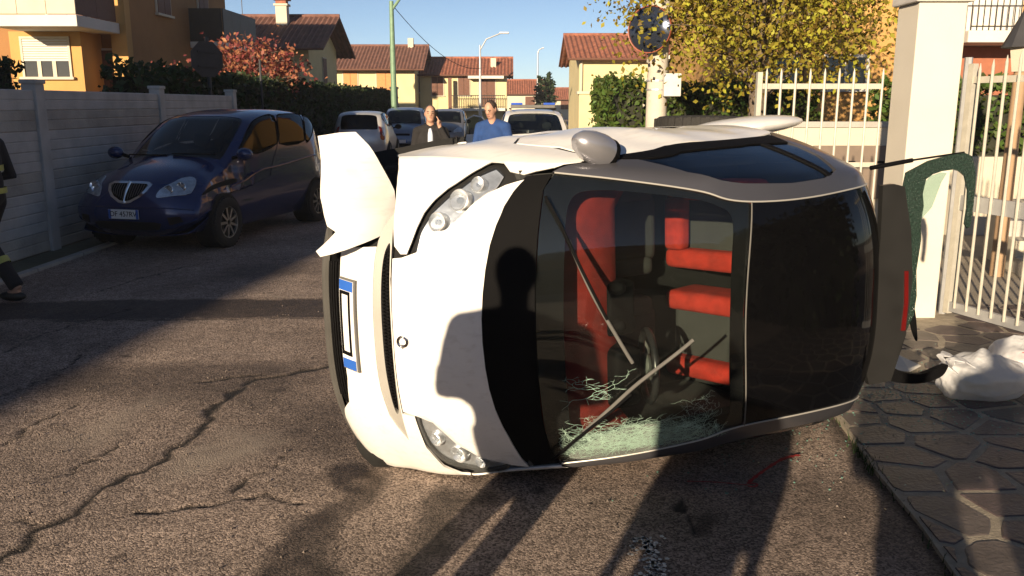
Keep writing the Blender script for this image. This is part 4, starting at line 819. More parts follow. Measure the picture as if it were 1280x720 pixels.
hedge('long dark clipped hedge running behind the parked cars', -6.65, -6.05, 14.4, 46, 2.32, 26000, .09, L_DARK)
def tree(name, label, loc, trunk_h, r0, blobs, n, size, lm, cat='tree', droop=0., branches=16, clump=.28, asp=1.6):
    r = empty(name, loc, 0, label, cat); rr = random.Random(len(label) + int(loc[1] * 10)); t = MB()
    top = Vector((rr.uniform(-.15, .15), rr.uniform(-.15, .15), trunk_h)); t.tube([(0, 0, -.1), (.03, .02, trunk_h * .35), (top.x * .6, top.y * .6, trunk_h * .7), top], [r0 * 1.25, r0, r0 * .75, r0 * .35], 10); t.build('trunk', M_BARK, r, smooth=True)
    bl = np.array(blobs); cen = []; br = MB()
    w = np.prod(bl[:, 3:6], 1); nc = max(60, n // 26)
    for i in range(nc):
        b = bl[RNG.choice(len(bl), p=w / w.sum())]; v = RNG.normal(size=3); v /= np.linalg.norm(v); q = b[:3] + v * b[3:6] * RNG.uniform(.25, 1.0) ** .5; cen.append(q)
    cen = np.array(cen)
    for i in range(min(branches * 4, len(cen))):
        c = Vector(cen[i]); s = Vector((0, 0, trunk_h * rr.uniform(.35, .98))); mid = (s + c) / 2 + Vector((rr.uniform(-.1, .1), rr.uniform(-.1, .1), .15)); k_ = 1 if i < branches else .45
        br.tube([s, mid, c], [r0 * .32 * k_, r0 * .2 * k_, .006], 5, False)
    br.build('limb', M_BARK, r)
    C = cen[RNG.integers(0, nc, n)] + RNG.normal(size=(n, 3)) * clump * np.array([1, 1, .8]); 
    if droop: C[:, 2] -= np.abs(RNG.normal(0, droop, n))
    V, Fc = leaves(C, n, size, asp); fast_mesh('crown', V, Fc, lm, r)
    return r
tree('birch_tree', 'birch with yellowing autumn leaves behind the concrete pole and railing', (3.75, 13.6, 0), 4.6, .13, [(-.1, 0, 3.9, 1.9, 1.5, 1.5), (-1.1, -.2, 3.1, 1.1, 1.0, .75), (1.2, 0, 3.2, 1.1, 1.1, .9), (.1, -.3, 2.75, 1.3, .9, .55), (-1.6, 0, 4.0, .8, .8, .9)], 16000, .055, L_YEL, droop=.25, branches=20)
tree('autumn_tree', 'red-leaved autumn tree rising above the dark hedge', (-7.35, 24.0, 0), 2.9, .07, [(.2, 0, 2.75, 1.25, .8, .62), (-1.4, 0, 2.3, .55, .5, .4), (1.0, 0, 2.6, .9, .7, .55), (.2, 0, 3.05, .75, .6, .42)], 2400, .085, L_RED, branches=24, clump=.2)
for x, y, lab in ((2.35, 72, 'slim dark cypress, the lower one of the far pair'), (3.1, 73, 'slim dark cypress, the taller one of the far pair')):
    tree('cypress_tree', lab, (x, y, 0), 3.6 if y == 73 else 3.1, .12, [(0, 0, 2.0 + (y - 72) * .2, .42, .42, 1.9 + (y - 72) * .25)], 1500, .18, L_CYP, branches=4, clump=.10)
tree('garden_tree', 'round green tree beside the pale yellow house far down the street', (10.2 * .72, 58, 0), 2.6, .12, [(0, 0, 3.0, .9, .9, 1.3)], 1100, .22, L_GREEN, branches=6)
hedge('bushy green hedge left of the concrete pole', 1.85, 2.55, 16.3, 19.5, 2.15, 5000, .075, L_GREEN)
hedge('clipped green hedge right of the concrete pole', 2.75, 5.6, 16.2, 17.2, 2.05, 7500, .075, L_GREEN)
hedge('green shrub against the yellow house corner', 3.5, 4.3, 36.5, 37.8, 2.75, 1500, .12, L_GREEN, z0=1.4)
hedge('dark evergreen shrub in the garden behind the concrete wall', -11.4, -9.95, 16.6, 18, 2.6, 2200, .10, L_DARK)

# ================================================================== HOUSES
M_OCHRE_SHADE = mat('shaded ochre wall render', (.28, .14, .05), .9, var=.12, scale=1.5, bump=.15, bscale=50)  # darkened so the shade on the ochre walls is in the colour
M_ORANGE2 = mat('orange and sunlit wall render', (.46, .26, .085), .9, var=.1, scale=1.5, bump=.15, bscale=50)  # also the ochre house's bay and pier, their sunlight put into the colour
M_CREAM = mat('cream yellow render', (.58, .50, .28), .9, var=.08, scale=1.2, bump=.12, bscale=50)
M_PALE = mat('pale plaster', (.52, .47, .37), .9, var=.1, scale=1.5, bump=.15, bscale=50)
M_WHITEW = mat('off-white render', (.58, .56, .51), .85, var=.06, scale=2, bump=.1, bscale=70)
M_ROOF = mat('terracotta tile', (.27, .10, .06), .85, var=.45, scale=3.5, bump=.5, bscale=18)
M_ROOF2 = mat('brown roof tile', (.16, .075, .055), .85, var=.35, scale=3, bump=.4, bscale=18)
M_WOOD = mat('brown shutter wood', (.12, .05, .03), .7, var=.15)
M_OSHUT = mat('orange shutter', (.50, .22, .07), .7, var=.12)
M_PANE = mat('dark window pane', (.02, .022, .025), .06, var=.1)
M_IRON = mat('dark iron railing', (.05, .045, .04), .6, .3)
def roof_sheet(mb, a, b, c, d, pitch=.25, amp=.035, th=.08):
    """eave a->b, ridge d->c, corrugated down the slope"""
    a, b, c, d = map(Vector, (a, b, c, d)); L = (b - a).length; n = max(2, int(L / pitch)) * 4; nr = (b - a).cross(d - a).normalized(); nr = nr if nr.z > 0 else -nr; V = []
    rows = 2
    for i in range(n + 1):
        t = i / n; w = math.sin(i * PI / 2) * amp
        for P in (a.lerp(b, t), d.lerp(c, t)): V.append(P + nr * w)
    m_ = len(V); V += [v - nr * th for v in V]
    Fc = [(2 * i, 2 * i + 2, 2 * i + 3, 2 * i + 1) for i in range(n)] + [(m_ + 2 * i + 1, m_ + 2 * i + 3, m_ + 2 * i + 2, m_ + 2 * i) for i in range(n)] + [(2 * i, m_ + 2 * i, m_ + 2 * i + 2, 2 * i + 2) for i in range(n)] + [(0, 1, m_ + 1, m_), (2 * n, m_ + 2 * n, m_ + 2 * n + 1, 2 * n + 1)]
    mb.add(V, Fc)
def house(label, loc, w, d, h, ridge, m, rm, over=.55, axis='x', rz=0., name='house'):
    """box w (x) by d (y); ridge along axis"""
    r = empty(name, loc, rz, label, 'house'); x, y = w / 2, d / 2
    wl = MB().box((-x, -y, -.3), (x, y, h))
    if axis == 'x': wl.add([(-x, -y, h), (-x, y, h), (-x, 0, ridge - .1), (x, -y, h), (x, y, h), (x, 0, ridge - .1)], [(0, 1, 2), (3, 5, 4), (0, 2, 5, 3), (1, 4, 5, 2)])
    else: wl.add([(-x, -y, h), (x, -y, h), (0, -y, ridge - .1), (-x, y, h), (x, y, h), (0, y, ridge - .1)], [(0, 1, 2), (3, 5, 4), (0, 2, 5, 3), (1, 4, 5, 2)])
    wl.build('wall', m, r); rf = MB(); k_ = (ridge - h) / (y if axis == 'x' else x); e = h - over * k_ + .06; R_ = ridge + .06
    if axis == 'x':
        roof_sheet(rf, (-x - over, -y - over, e), (x + over, -y - over, e), (x + over, 0, R_), (-x - over, 0, R_)); ro = rf.build('roof', rm, r)
        rf2 = MB(); roof_sheet(rf2, (-x - over, y + over, e), (x + over, y + over, e), (x + over, .01, R_), (-x - over, .01, R_)); rf2.build('roof', rm, r)
        MB().tube([(-x - over, 0, R_ + .03), (x + over, 0, R_ + .03)], .09, 8).build('ridge', rm, ro); MB().tube([(-x - over, -y - over - .06, e - .05), (x + over, -y - over - .06, e - .05)], .06, 8).build('gutter', M_WOOD, ro)
    else:
        roof_sheet(rf, (-x - over, -y - over, e), (-x - over, y + over, e), (0, y + over, R_), (0, -y - over, R_)); ro = rf.build('roof', rm, r)
        rf2 = MB(); roof_sheet(rf2, (x + over, -y - over, e), (x + over, y + over, e), (.01, y + over, R_), (.01, -y - over, R_)); rf2.build('roof', rm, r)
        MB().tube([(0, -y - over, R_ + .03), (0, y + over, R_ + .03)], .09, 8).build('ridge', rm, ro)
    return r
def window(r, x, z, w, h, y, kind='pane', fm=None, face='-y', sill=True):
    """face '-y': at plane y; face '+x': x is the y coordinate and y the plane"""
    fm = fm or M_WHITEW
    T = (lambda a, b, c: (a, b, c)) if face == '-y' else (lambda a, b, c: (-b + 2 * y, a, c))
    def bx(nm, x0, x1, y0, y1, z0, z1, m, par, bev=0.):
        p, q = T(x0, y0, z0), T(x1, y1, z1); return B(nm, tuple(min(a, b) for a, b in zip(p, q)), tuple(max(a, b) for a, b in zip(p, q)), m, par, bev)
    f = MB()
    for (x0, x1, z0, z1) in ((x - w / 2 - .06, x - w / 2, z, z + h), (x + w / 2, x + w / 2 + .06, z, z + h), (x - w / 2 - .06, x + w / 2 + .06, z + h, z + h + .06)):
        p, q = T(x0, y - .05, z0), T(x1, y + .03, z1); f.box(tuple(min(a, b) for a, b in zip(p, q)), tuple(max(a, b) for a, b in zip(p, q)))
    o = f.build('window', fm, r)
    if kind == 'pane':
        for s in (-1, 1): bx('pane', x + s * w / 4 - w / 4 + .02, x + s * w / 4 + w / 4 - .02, y - .018, y - .004, z, z + h, M_PANE, o)
        bx('mullion', x - .025, x + .025, y - .04, y - .003, z, z + h, fm, o)
    elif kind == 'roller':
        bx('pane', x - w / 2, x + w / 2, y - .018, y - .004, z, z + h * .42, M_PANE, o)
        for k_ in (-1, 1): bx('mullion', x + k_ * w / 6 - .05, x + k_ * w / 6 + .05, y - .04, y - .003, z, z + h * .42, fm, o)
        for i in range(9): bx('shutter_slat', x - w / 2, x + w / 2, y - .035, y - .012, z + h * (.42 + i * .0644), z + h * (.42 + (i + 1) * .0644) - .012, M_WHITEW, o)
    else:
        for s in (-1, 1): bx('shutter', x + s * w / 4 - w / 4 + .01, x + s * w / 4 + w / 4 - .01, y - .07, y - .02, z, z + h, kind, o, .008)
    if sill: bx('sill', x - w / 2 - .12, x + w / 2 + .12, y - .12, y - .002, z - .07, z - .002, fm, o)
    return o
def railing(r, pts, z, h, m, step=.14, rr=.012):
    mb = MB(); mb.tube([(*p, z + h) for p in pts], rr * 1.6, 6); mb.tube([(*p, z + .08) for p in pts], rr * 1.4, 6)
    for (a, b), (c, d) in zip(pts[:-1], pts[1:]):
        L = math.hypot(c - a, d - b); n = int(L / step)
        for i in range(n + 1): t = i / max(n, 1); mb.tube([(a + (c - a) * t, b + (d - b) * t, z), (a + (c - a) * t, b + (d - b) * t, z + h)], rr, 5)
    return tag(mb.build('railing', m, r), None, None, None, 'stuff')
# ochre house behind the wall on the left
oh = house('two-storey ochre house with balconies behind the concrete wall', (-14.9, 29.2, 0), 8.6, 8.4, 7.2, 9.2, M_OCHRE_SHADE, M_ROOF2, over=.7)
yF = -4.2; xE = 4.3
B('corner_pier', (xE - .42, yF - .35, -.2), (xE + .012, yF - .003, 7.0), M_ORANGE2, oh)
B('bay_wall', (1.55, yF - 1.2, -.2), (3.45, yF - .002, 3.62), M_ORANGE2, oh)
window(oh, 2.5, 2.45, 1.2, .98, yF - 1.202, 'roller', M_PALE)
bal = B('balcony', (1.95, yF - 2.75, 3.62), (4.15, yF - .36, 3.9), M_WHITEW, oh, .02)
for i in range(3): B('parapet_panel', (1.97 + i * .725, yF - 2.74, 3.92), (1.97 + i * .725 + .71, yF - 2.69, 4.95), M_PALE, bal)
for i in range(2): B('parapet_panel', (4.09, yF - 2.68 + i * 1.1, 3.92), (4.13, yF - 2.68 + i * 1.1 + 1.08, 4.9), M_WOOD, bal)
window(oh, 3.62, .5, .36, 2.7, yF - .002, M_WOOD, M_PALE, sill=False)
window(oh, 2.6, 4.0, 1.1, 2.2, yF - .002, M_WOOD, M_PALE, sill=False)
sb = B('balcony', (xE + .002, .3, 3.55), (xE + 1.15, 4.0, 3.75), M_WHITEW, oh, .02)
for i in range(4): B('parapet_panel', (xE + 1.10, .32 + i * .92, 3.76), (xE + 1.14, .32 + i * .92 + .905, 4.8), M_IRON, sb)
B('parapet_panel', (xE + .02, .31, 3.76), (xE + 1.08, .34, 4.8), M_IRON, sb)
window(oh, 1.7, 3.85, .9, 2.2, xE + .002, M_WOOD, M_PALE, '+x', False); window(oh, -1.8, 4.4, 1.0, 1.3, xE + .002, M_WOOD, M_PALE, '+x')
# tiled house with chimney behind the red tree
h2 = house('brown-roofed house with brick chimney behind the red autumn tree', (-14.6, 45.5, 0), 10, 6.6, 4.6, 6.0, M_CREAM, M_ROOF2, over=.9)
ch = MB().box((3.0, -1.25, 5.3), (3.55, -.75, 6.45)).box((2.93, -1.32, 6.45), (3.62, -.68, 6.55)).build('chimney', M_PALE, h2, bevel=.01); MB().box((3.02, -1.23, 6.55), (3.53, -.77, 6.72)).box((2.9, -1.35, 6.72), (3.65, -.65, 6.8)).build('chimney_cap', M_ROOF, ch)
window(h2, 0., 2.6, .8, 1.4, 5.002, M_WOOD, M_PALE, '+x')
an = MB().tube([(1.0, 0, 6.0), (1.0, 0, 8.6)], .02, 5).build('aerial', M_IRON, h2)
for i, z in enumerate((7.2, 7.9, 8.3)): MB().tube([(.6, 0, z), (1.4, 0, z)], .012, 4).build('aerial_rod', M_IRON, an)
MB().ell((.75, -.1, 7.35), (.28, .05, .28), 12, 8).build('aerial_dish', M_WHITEW, an, smooth=True)
# two cream houses closing the street
h3 = house('cream house with orange shutters and brown gabled roof at the street end', (-9.9, 66.5, 0), 6.0, 7.0, 4.4, 5.9, M_CREAM, M_ROOF2, over=.75)
for x in (-1.55, .95): window(h3, x, 2.5, 1.0 if x < 0 else 1.3, 1.5, -3.502, M_OSHUT, M_PALE)
window(h3, -1.0, 2.6, .8, 1.3, 3.002, M_WOOD, M_PALE, '+x'); B('garage_band', (-3.02, -3.52, 0), (3.02, -3.5, 1.5), M_PALE, h3)
B('chimney', (2.2, -.3, 5.5), (2.6, .1, 6.5), M_PALE, h3)
h3b = house('low cream house with terracotta roof left of the orange-shuttered house', (-14.6, 70.0, 0), 6, 6, 3.3, 4.6, M_CREAM, M_ROOF, over=.5)
window(h3b, 1.6, 1.6, 1.0, 1.3, -3.002, M_WOOD, M_PALE)
h4 = house('cream house with long terracotta roof and balcony at the street end', (-3.6, 69.0, 0), 6.4, 7, 3.95, 5.15, M_CREAM, M_ROOF, over=.5)
for x, kd in ((-1.9, M_WOOD), (.05, M_WOOD)): window(h4, x, 2.35, .85, 1.35, -3.502, kd, M_PALE)
window(h4, 1.75, 1.5, 1.2, 2.1, -3.502, M_WOOD, M_PALE, sill=False)
b4 = B('balcony', (-.9, -4.5, 1.25), (3.1, -3.505, 1.45), M_WHITEW, h4); railing(b4, [(-.88, -4.45), (3.08, -4.45)], 1.45, .9, M_IRON, .16, .02)
B('beam', (.4, -4.4, 3.55), (3.0, -3.51, 3.75), M_WHITEW, h4); B('pillar', (-1.05, -4.5, 0), (-.8, -4.25, 3.6), M_WOOD, h4)
c4 = B('chimney', (2.0, -2.2, 4.3), (2.4, -1.8, 5.1), M_PALE, h4)
hs = house('small far house with hipped terracotta roof beyond the street end', (1.1, 96, 0), 5, 6, 2.9, 4.2, M_PALE, M_ROOF, over=.4); window(hs, .8, 1.3, 1., 1.2, -3.002, M_WOOD, M_PALE)
hs2 = house('far low house with brick-red roof beyond the cypress pair', (8.2, 110, 0), 7, 6, 2.4, 3.6, M_PALE, M_ROOF, over=.4); window(hs2, -1.8, 1.1, 1., 1.1, -3.002, M_WOOD, M_PALE)
# pale yellow house on the right of the street
h5 = house('pale yellow house with ribbed terracotta roof on the right of the street', (7.9, 49.0, 0), 9.0, 8.0, 4.1, 5.35, M_CREAM, M_ROOF, over=.6)
window(h5, -2.9, 1.0, 1.0, 1.4, -4.002, M_WOOD, M_PALE)
MB().tube([(-4.4, -4.1, 0), (-4.4, -4.1, 4.0)], .07, 8).build('downpipe', M_PALE, h5)
B('gate_pier', (-4.75, -7.5, 0), (-3.9, -6.9, 2.2), M_CREAM, h5); B('pier_cap', (-4.85, -7.6, 2.2), (-3.8, -6.8, 2.32), M_PALE, h5)
B('porch_wall', (-2.6, -7.6, 0), (1.6, -7.4, 2.9), M_PALE, h5); B('porch_slab', (-1.2, -8.3, 3.75), (2.6, -4.6, 3.98), M_WHITEW, h5)
rp = MB(); roof_sheet(rp, (-1.3, -8.4, 4.0), (2.7, -8.4, 4.0), (2.7, -4.6, 4.9), (-1.3, -4.6, 4.9)); rp.build('porch_roof', M_ROOF, h5)
B('garage_door', (-3.3, -7.35, 0), (-2.0, -7.28, 1.75), mat('rust red door', (.22, .07, .045), .7), h5)
# orange house behind the birch, balconied house behind the gate
h6 = house('orange rendered house behind the birch tree', (6.45, 21.4, 0), 4.1, 7.0, 6.6, 8.2, M_ORANGE2, M_ROOF, over=.3)
window(h6, .25, 2.05, .8, .6, -3.502, 'pane', M_WHITEW); window(h6, -1.2, 1.7, 1.1, 1.0, -3.502, 'pane', M_WOOD)
h7 = house('white and orange house with iron balcony behind the gate', (13.3, 22.0, 0), 9.0, 6.5, 6.6, 8.2, M_WHITEW, M_ROOF, over=.5)
B('orange_panel', (-2.7, -3.27, 3.2), (4.4, -3.252, 6.5), M_ORANGE2, h7); b7 = B('balcony', (-4.3, -4.3, 2.93), (4.4, -3.255, 3.16), M_WHITEW, h7, .02)
railing(b7, [(-4.25, -4.25), (4.35, -4.25)], 3.16, .82, M_IRON, .12, .011)
B('lower_wall', (-4.45, -3.275, 0), (4.45, -3.255, 2.92), mat('brick red render', (.30, .11, .06), .85), h7); window(h7, -1.4, .6, 1.2, 1.5, -3.28, 'pane', M_WHITEW)
hedge('added unseen tall hedge along the pavement opposite the wall, behind the gate', 4.75, 5.45, -16, 4.2, 2.6, 6000, .12, L_DARK)  # added out of view so the black roof panel mirrors dark foliage
hb = house('added unseen ochre house across the street behind the onlookers', (7.5, -27, 0), 16, 8, 6.0, 8.0, M_OCHRE_SHADE, M_ROOF, over=.6)  # added behind the camera to darken what the car reflects
house('added unseen ochre house beyond the concrete wall, beside the onlookers', (-11.6, 3, 0), 6, 12, 5.0, 6.2, M_OCHRE_SHADE, M_ROOF2, over=.4)  # added off-camera to block sky and deepen the shade
hedge('added unseen low hedge across the street behind the onlookers', -14, 4.5, -16, -15, 2.3, 5000, .12, L_DARK)  # added below the sun line to keep bright sky out of the windscreen
# off-camera neighbour whose roof slope throws the shade on the left of the road
def qp(q, p): return (.9272 * q + .3746 * p, -.3746 * q + .9272 * p)
nb = empty('house', (0, 0, 0), 0, 'plain ochre neighbour house behind the photographer on the left', 'house')
SKY = [(q, (p + 25) * math.tan(SUN_EL)) for q, p in ((-3.3, .6), (-4.43, 3.3), (-5.06, 5.45), (-5.85, 8.6), (-6.35, 11.0))] + [(-6.4, 8.8), (-9.5, 10.0), (-13.0, 8.4)]
P0 = [(-3.32, 0)] + SKY + [(-13.0, 0)]
V = [(*qp(q, -25), z) for q, z in P0] + [(*qp(q, -34), z) for q, z in P0]; n = len(P0)
MB().add(V, [tuple(range(n)), tuple(range(n, 2 * n))[::-1]] + [(i, i + n, (i + 1) % n + n, (i + 1) % n) for i in range(n)]).build('wall', M_OCHRE_SHADE, nb)

# ================================================================== STREET FURNITURE
M_POLE = mat('concrete pole', (.46, .42, .35), .9, var=.2, scale=3, bump=.3, bscale=50)
M_GREEN = mat('green lamp post paint', (.16, .26, .17), .6, .2, var=.15)
M_GALV = mat('galvanised steel', (.45, .46, .47), .5, .6, var=.15)
M_SIGNB = mat('dark sign back', (.05, .05, .055), .6, .3, var=.15)
M_RAIL = mat('cream painted steel bars', (.44, .42, .36), .5, .1, var=.1, scale=20)
M_PILLAR = mat('cream pillar render', (.58, .54, .46), .85, var=.05, scale=2.5, bump=.12, bscale=90)
up_ = empty('utility_pole', (2.17, 13.3, 0), 0, 'round concrete utility pole with a convex mirror in front of the birch', 'pole')
MB().tube([(0, 0, -.1), (.01, 0, 3), (.03, 0, 8.5)], [.165, .150, .115], 16).build('shaft', M_POLE, up_, smooth=True)
Mm = Matrix.Translation((-.17, -.24, 2.80)) @ Vector((-.50, -.84, .02)).to_track_quat('Z', 'Y').to_matrix().to_4x4()
mrr = MB().lathe([(0, .05), (.12, .046), (.24, .03), (.325, .0), (.33, -.03), (.2, -.05), (0, -.06)], 32, Mm).build('traffic_mirror', mat('dark mirror dome', (.04, .05, .075), .12, .6, var=.2, scale=5), up_, smooth=True)
MB().lathe([(.320, -.03), (.335, -.035), (.338, .0), (.335, .025), (.325, .022), (.32, 0)], 32, Mm, 'z', False).build('mirror_rim', mat('faded orange mirror rim', (.28, .07, .03), .5), mrr, smooth=True)
MB().tube([(0, 0, 2.8), (-.12, -.17, 2.8)], .03, 8).build('mirror_bracket', M_GALV, mrr)
bx_ = B('junction_box', (.06, -.30, 1.85), (.31, -.165, 2.18), mat('grey junction box', (.55, .54, .50), .6), up_, .012); B('box_lock', (.255, -.306, 1.99), (.275, -.30, 2.02), M_BLACK, bx_)
for z in (1.95, 2.08): MB().lathe([(.158, z - .012), (.162, z - .012), (.162, z + .012), (.158, z + .012)], 20, None, 'z', False).build('strap', M_GALV, up_)
sg = empty('road_sign', (-5.86, 17.2, 0), 0, 'octagonal road sign seen from behind above the dark hedge', 'sign')
MB().tube([(0, 0, 0), (0, 0, 3.0)], .035, 10).build('post', M_SIGNB, sg)
Ms = Matrix.Translation((.0, -.05, 2.58)) @ Matrix.Rotation(rad(50), 4, 'Z')
MB().poly([Ms @ Vector((.36 * math.cos(PI / 8 + k * PI / 4), 0, .36 * math.sin(PI / 8 + k * PI / 4))) for k in range(8)], .015, Ms.to_3x3() @ Vector((0, 1, 0))).build('sign_plate', M_SIGNB, sg)
for z in (2.45, 2.72): MB().box((-.2, -.03, z - .02), (.2, .0, z + .02), Ms @ Matrix.Translation((0, 0, -2.58))).build('bracket', M_SIGNB, sg)
MB_ = MB().tube([(0, 0, 0), (0, 0, 2.75)], .028, 8).build('sign_post', M_SIGNB); MB_.location = (-5.85, 20.7, 0); tag(MB_, 'bare thin dark post against the hedge past the octagonal sign', 'post')
def lamp_post(label, loc, h, arm, rise, m, r, sleeve=True):
    p = empty('street_lamp', loc, 0, label, 'street lamp'); MB().tube([(0, 0, 0), (0, 0, h * .45), (0, 0, h)], [r * 1.1, r, r * .7], 10).build('post', m, p, smooth=True)
    a = MB().tube([(0, 0, h - .35), (arm * .25, 0, h + rise * .5), (arm * .8, 0, h + rise)], r * .5, 8).build('arm', m, p, smooth=True)
    MB().box((arm * .78, -.14, h + rise - .02), (arm * 1.15, .14, h + rise + .10)).build('lamp_head', M_GALV, p, bevel=.03)
    if sleeve: MB().tube([(0, 0, 0), (0, 0, 1.3)], r * 1.35, 10).build('base_sleeve', m, p)
    return p
lamp_post('tall green street lamp rising behind the parked slate blue car', (-4.75, 35.6, 0), 5.7, 1.9, .55, M_GREEN, .12)
lamp_post('grey street lamp with long curved arm before the cream houses', (-2.15, 60.0, 0), 5.6, 1.7, .75, M_GALV, .09)
lamp_post('farthest slim street lamp standing between the two cypresses', (2.42, 84, 0), 6.6, .5, .25, M_GALV, .10, False)
def wire(name, a, b, sag, r, label):
    a, b = Vector(a), Vector(b); P = [a.lerp(b, t) - Vector((0, 0, 4 * sag * t * (1 - t))) for t in np.linspace(0, 1, 20)]; o = MB().tube(P, r, 4).build(name, M_BLACK); tag(o, label, 'wire')
wire('overhead_wire', (-4.75, 35.6, 5.6), (-2.15, 60, 4.1), .75, .018, 'sagging cable from the tall green street lamp to the cream houses')
gp = MB().box((-.16, -.16, 0), (.16, .16, 2.45)).box((-.2, -.2, 2.45), (.2, .2, 2.55)).build('gate_post', M_CONC); gp.location = (-5.72, 43, 0); tag(gp, 'concrete gate post at the far end of the long dark hedge', 'post')

# ------------------------------------------------------------------ pillar, railing and gate on the right
pi_ = empty('gate_pillar', (3.295, 7.085, 0), 0, 'cream rendered gate pillar beside the barred gate', 'pillar')
MB().box((-.185, -.185, 0), (.185, .185, 2.50)).build('shaft', M_PILLAR, pi_, bevel=.008); MB().box((-.225, -.225, 2.502), (.225, .225, 2.565)).build('cap', mat('grey pillar cap', (.50, .48, .45), .85), pi_, bevel=.015)
rl = empty('railing_fence', (2.1, 7.42, 0), 0, 'low cream railing of vertical bars left of the pillar', 'fence')
for z, hh in ((1.235, .02), (1.885, .022)): MB().box((-.02, -.012, z - hh), (.99, .012, z + hh)).build('rail', M_RAIL, rl)
for i in range(9):
    x = .02 + i * .121; b_ = MB().tube([(x, -.022, .12), (x, -.022, 1.99), (x, -.022, 2.03)], [.0105, .0105, .002], 8).build('bar', M_RAIL, rl)
MB().box((-.055, -.03, 0), (-.015, .03, 2.0)).build('post', M_RAIL, rl); B('base_rail', (-.06, -.03, .08), (.985, .03, .14), M_RAIL, rl)
ang = math.atan2(-.75, .25); gt = empty('metal_gate', (3.63, 7.0, 0), ang, 'tall barred metal gate with broad middle rail right of the pillar', 'gate')
GL = 2.6
B('middle_rail', (0, -.018, .90), (GL, .018, 1.02), M_GALV, gt); B('upper_rail', (0, -.015, 1.90), (GL, .015, 1.95), M_RAIL, gt); B('lower_rail', (0, -.018, .06), (GL, .018, .14), M_GALV, gt); B('stile', (-.03, -.025, .04), (.02, .025, 2.05), M_RAIL, gt)
for i in range(21):
    x = .09 + i * .12; MB().tube([(x, -.03, .10), (x, -.03, 2.0 + .16 * math.sin(i / 20 * PI)), (x, -.03, 2.05 + .16 * math.sin(i / 20 * PI))], [.0115, .0115, .002], 8).build('bar', M_RAIL, gt)
MB().tube([(-.06, 0, 0), (-.06, 0, 2.1)], .03, 8).build('hinge_post', M_GALV, gt)
# garden beyond the gate and railing
yard = B('driveway', (2.4, 7.42, -.05), (14, 15.8, .006), mat('pale driveway', (.30, .26, .20), .9, var=.2, scale=2, bump=.4, bscale=40)); tag(yard, None, None, None, 'structure')
gw = empty('garden_wall', (4.2, 11.2, 0), 0, 'low pale concrete garden wall behind the railing', 'wall')
B('wall_base', (-2.0, 0, 0), (1.35, .2, 1.45), M_PALE, gw); B('coping', (-2.03, -.03, 1.45), (1.38, .23, 1.52), M_CONC2, gw)
mb_ = B('meter_box', (-.35, -.08, .55), (.75, -.003, 1.22), mat('brown meter box', (.17, .13, .10), .7), gw, .008)
for x in (-.15, .12, .52): B('meter_slot', (x - .06, -.085, 1.0), (x + .06, -.081, 1.03), M_BLACK, mb_)
st_ = empty('garden_steps', (5.2, 8.6, 0), rad(-12), 'pale stone garden steps behind the barred gate', 'steps')
for i in range(4): B('step', (0, i * .34, 0), (3.0, i * .34 + .36, .17 * (i + 1)), M_PALE if i % 2 else M_CONC2, st_, .01)
rw = B('retaining_wall', (5.0, 11.6, 0), (12, 11.85, 1.05), M_PALE); tag(rw, 'pale retaining wall behind the garden steps', 'wall')
hedge('leafy green bush above the retaining wall behind the gate', 5.3, 9.0, 12.0, 13.2, 2.0, 5200, .075, L_GREEN, z0=.3, name='garden_bush')
ln = empty('garden_lantern', (5.0, 8.75, 0), 0, 'tall garden lantern with dark conical roof behind the gate', 'lantern')
MB().tube([(0, 0, 0), (0, 0, 2.05)], [.07, .06], 10).build('post', mat('tan lantern post', (.33, .22, .13), .8), ln, smooth=True); MB().lathe([(.09, 2.05), (.13, 2.28), (.13, 2.30)], 6).build('lantern_body', M_PALE, ln); MB().lathe([(.20, 2.28), (.04, 2.62), (.03, 2.68), (0, 2.70)], 12).build('lantern_roof', M_SIGNB, ln)

# ================================================================== PEOPLE
M_SKIN = mat('skin', (.45, .26, .18), .55, var=.08, scale=10); M_HAIRG = mat('grey hair', (.16, .145, .13), .8, var=.3, scale=60, bump=.6, bscale=120); M_HAIRD = mat('dark hair', (.035, .022, .016), .7, var=.3, scale=60, bump=.6, bscale=120)
def cloth(n, c): return mat(n, c, .9, var=.18, scale=9, bump=.35, bscale=18)
def remesh(mb, name, m, parent, vox, it=3):
    o = mb.build('tmp', m); md = o.modifiers.new('r', 'REMESH'); md.mode = 'VOXEL'; md.voxel_size = vox; sm = o.modifiers.new('s', 'SMOOTH'); sm.iterations = it; sm.factor = .5
    dg = bpy.context.evaluated_depsgraph_get(); me = bpy.data.meshes.new_from_object(o.evaluated_get(dg)); me.name = name; old = o.data; bpy.data.objects.remove(o); bpy.data.meshes.remove(old)
    me.polygons.foreach_set('use_smooth', [True] * len(me.polygons))
    if not me.materials: me.materials.append(m)
    return addmesh(name, me, m, parent)
def hand(mb, w, d, s):
    """palm and five fingers from wrist w along d; s picks the thumb side"""
    w, d = Vector(w), Vector(d).normalized(); side = Vector((0, -1, 0)); side = (side - d * side.dot(d)).normalized(); nr = d.cross(side)
    mb.tube([w - d * .03, w + d * .02, w + d * .085], [.026, .034, .036], 8)
    for i, l in enumerate((.07, .08, .075, .058)):
        o = side * (.030 - i * .020); b0 = w + d * .08 + o; cv = nr * s * (-.018)
        mb.tube([b0, b0 + d * l * .5 + cv * .4, b0 + d * l + cv * 1.5], [.0105, .0095, .008], 6)
    b0 = w + d * .03 + side * .032; mb.tube([b0, b0 + side * .03 + d * .025, b0 + side * .04 + d * .06], [.013, .0115, .009], 6)
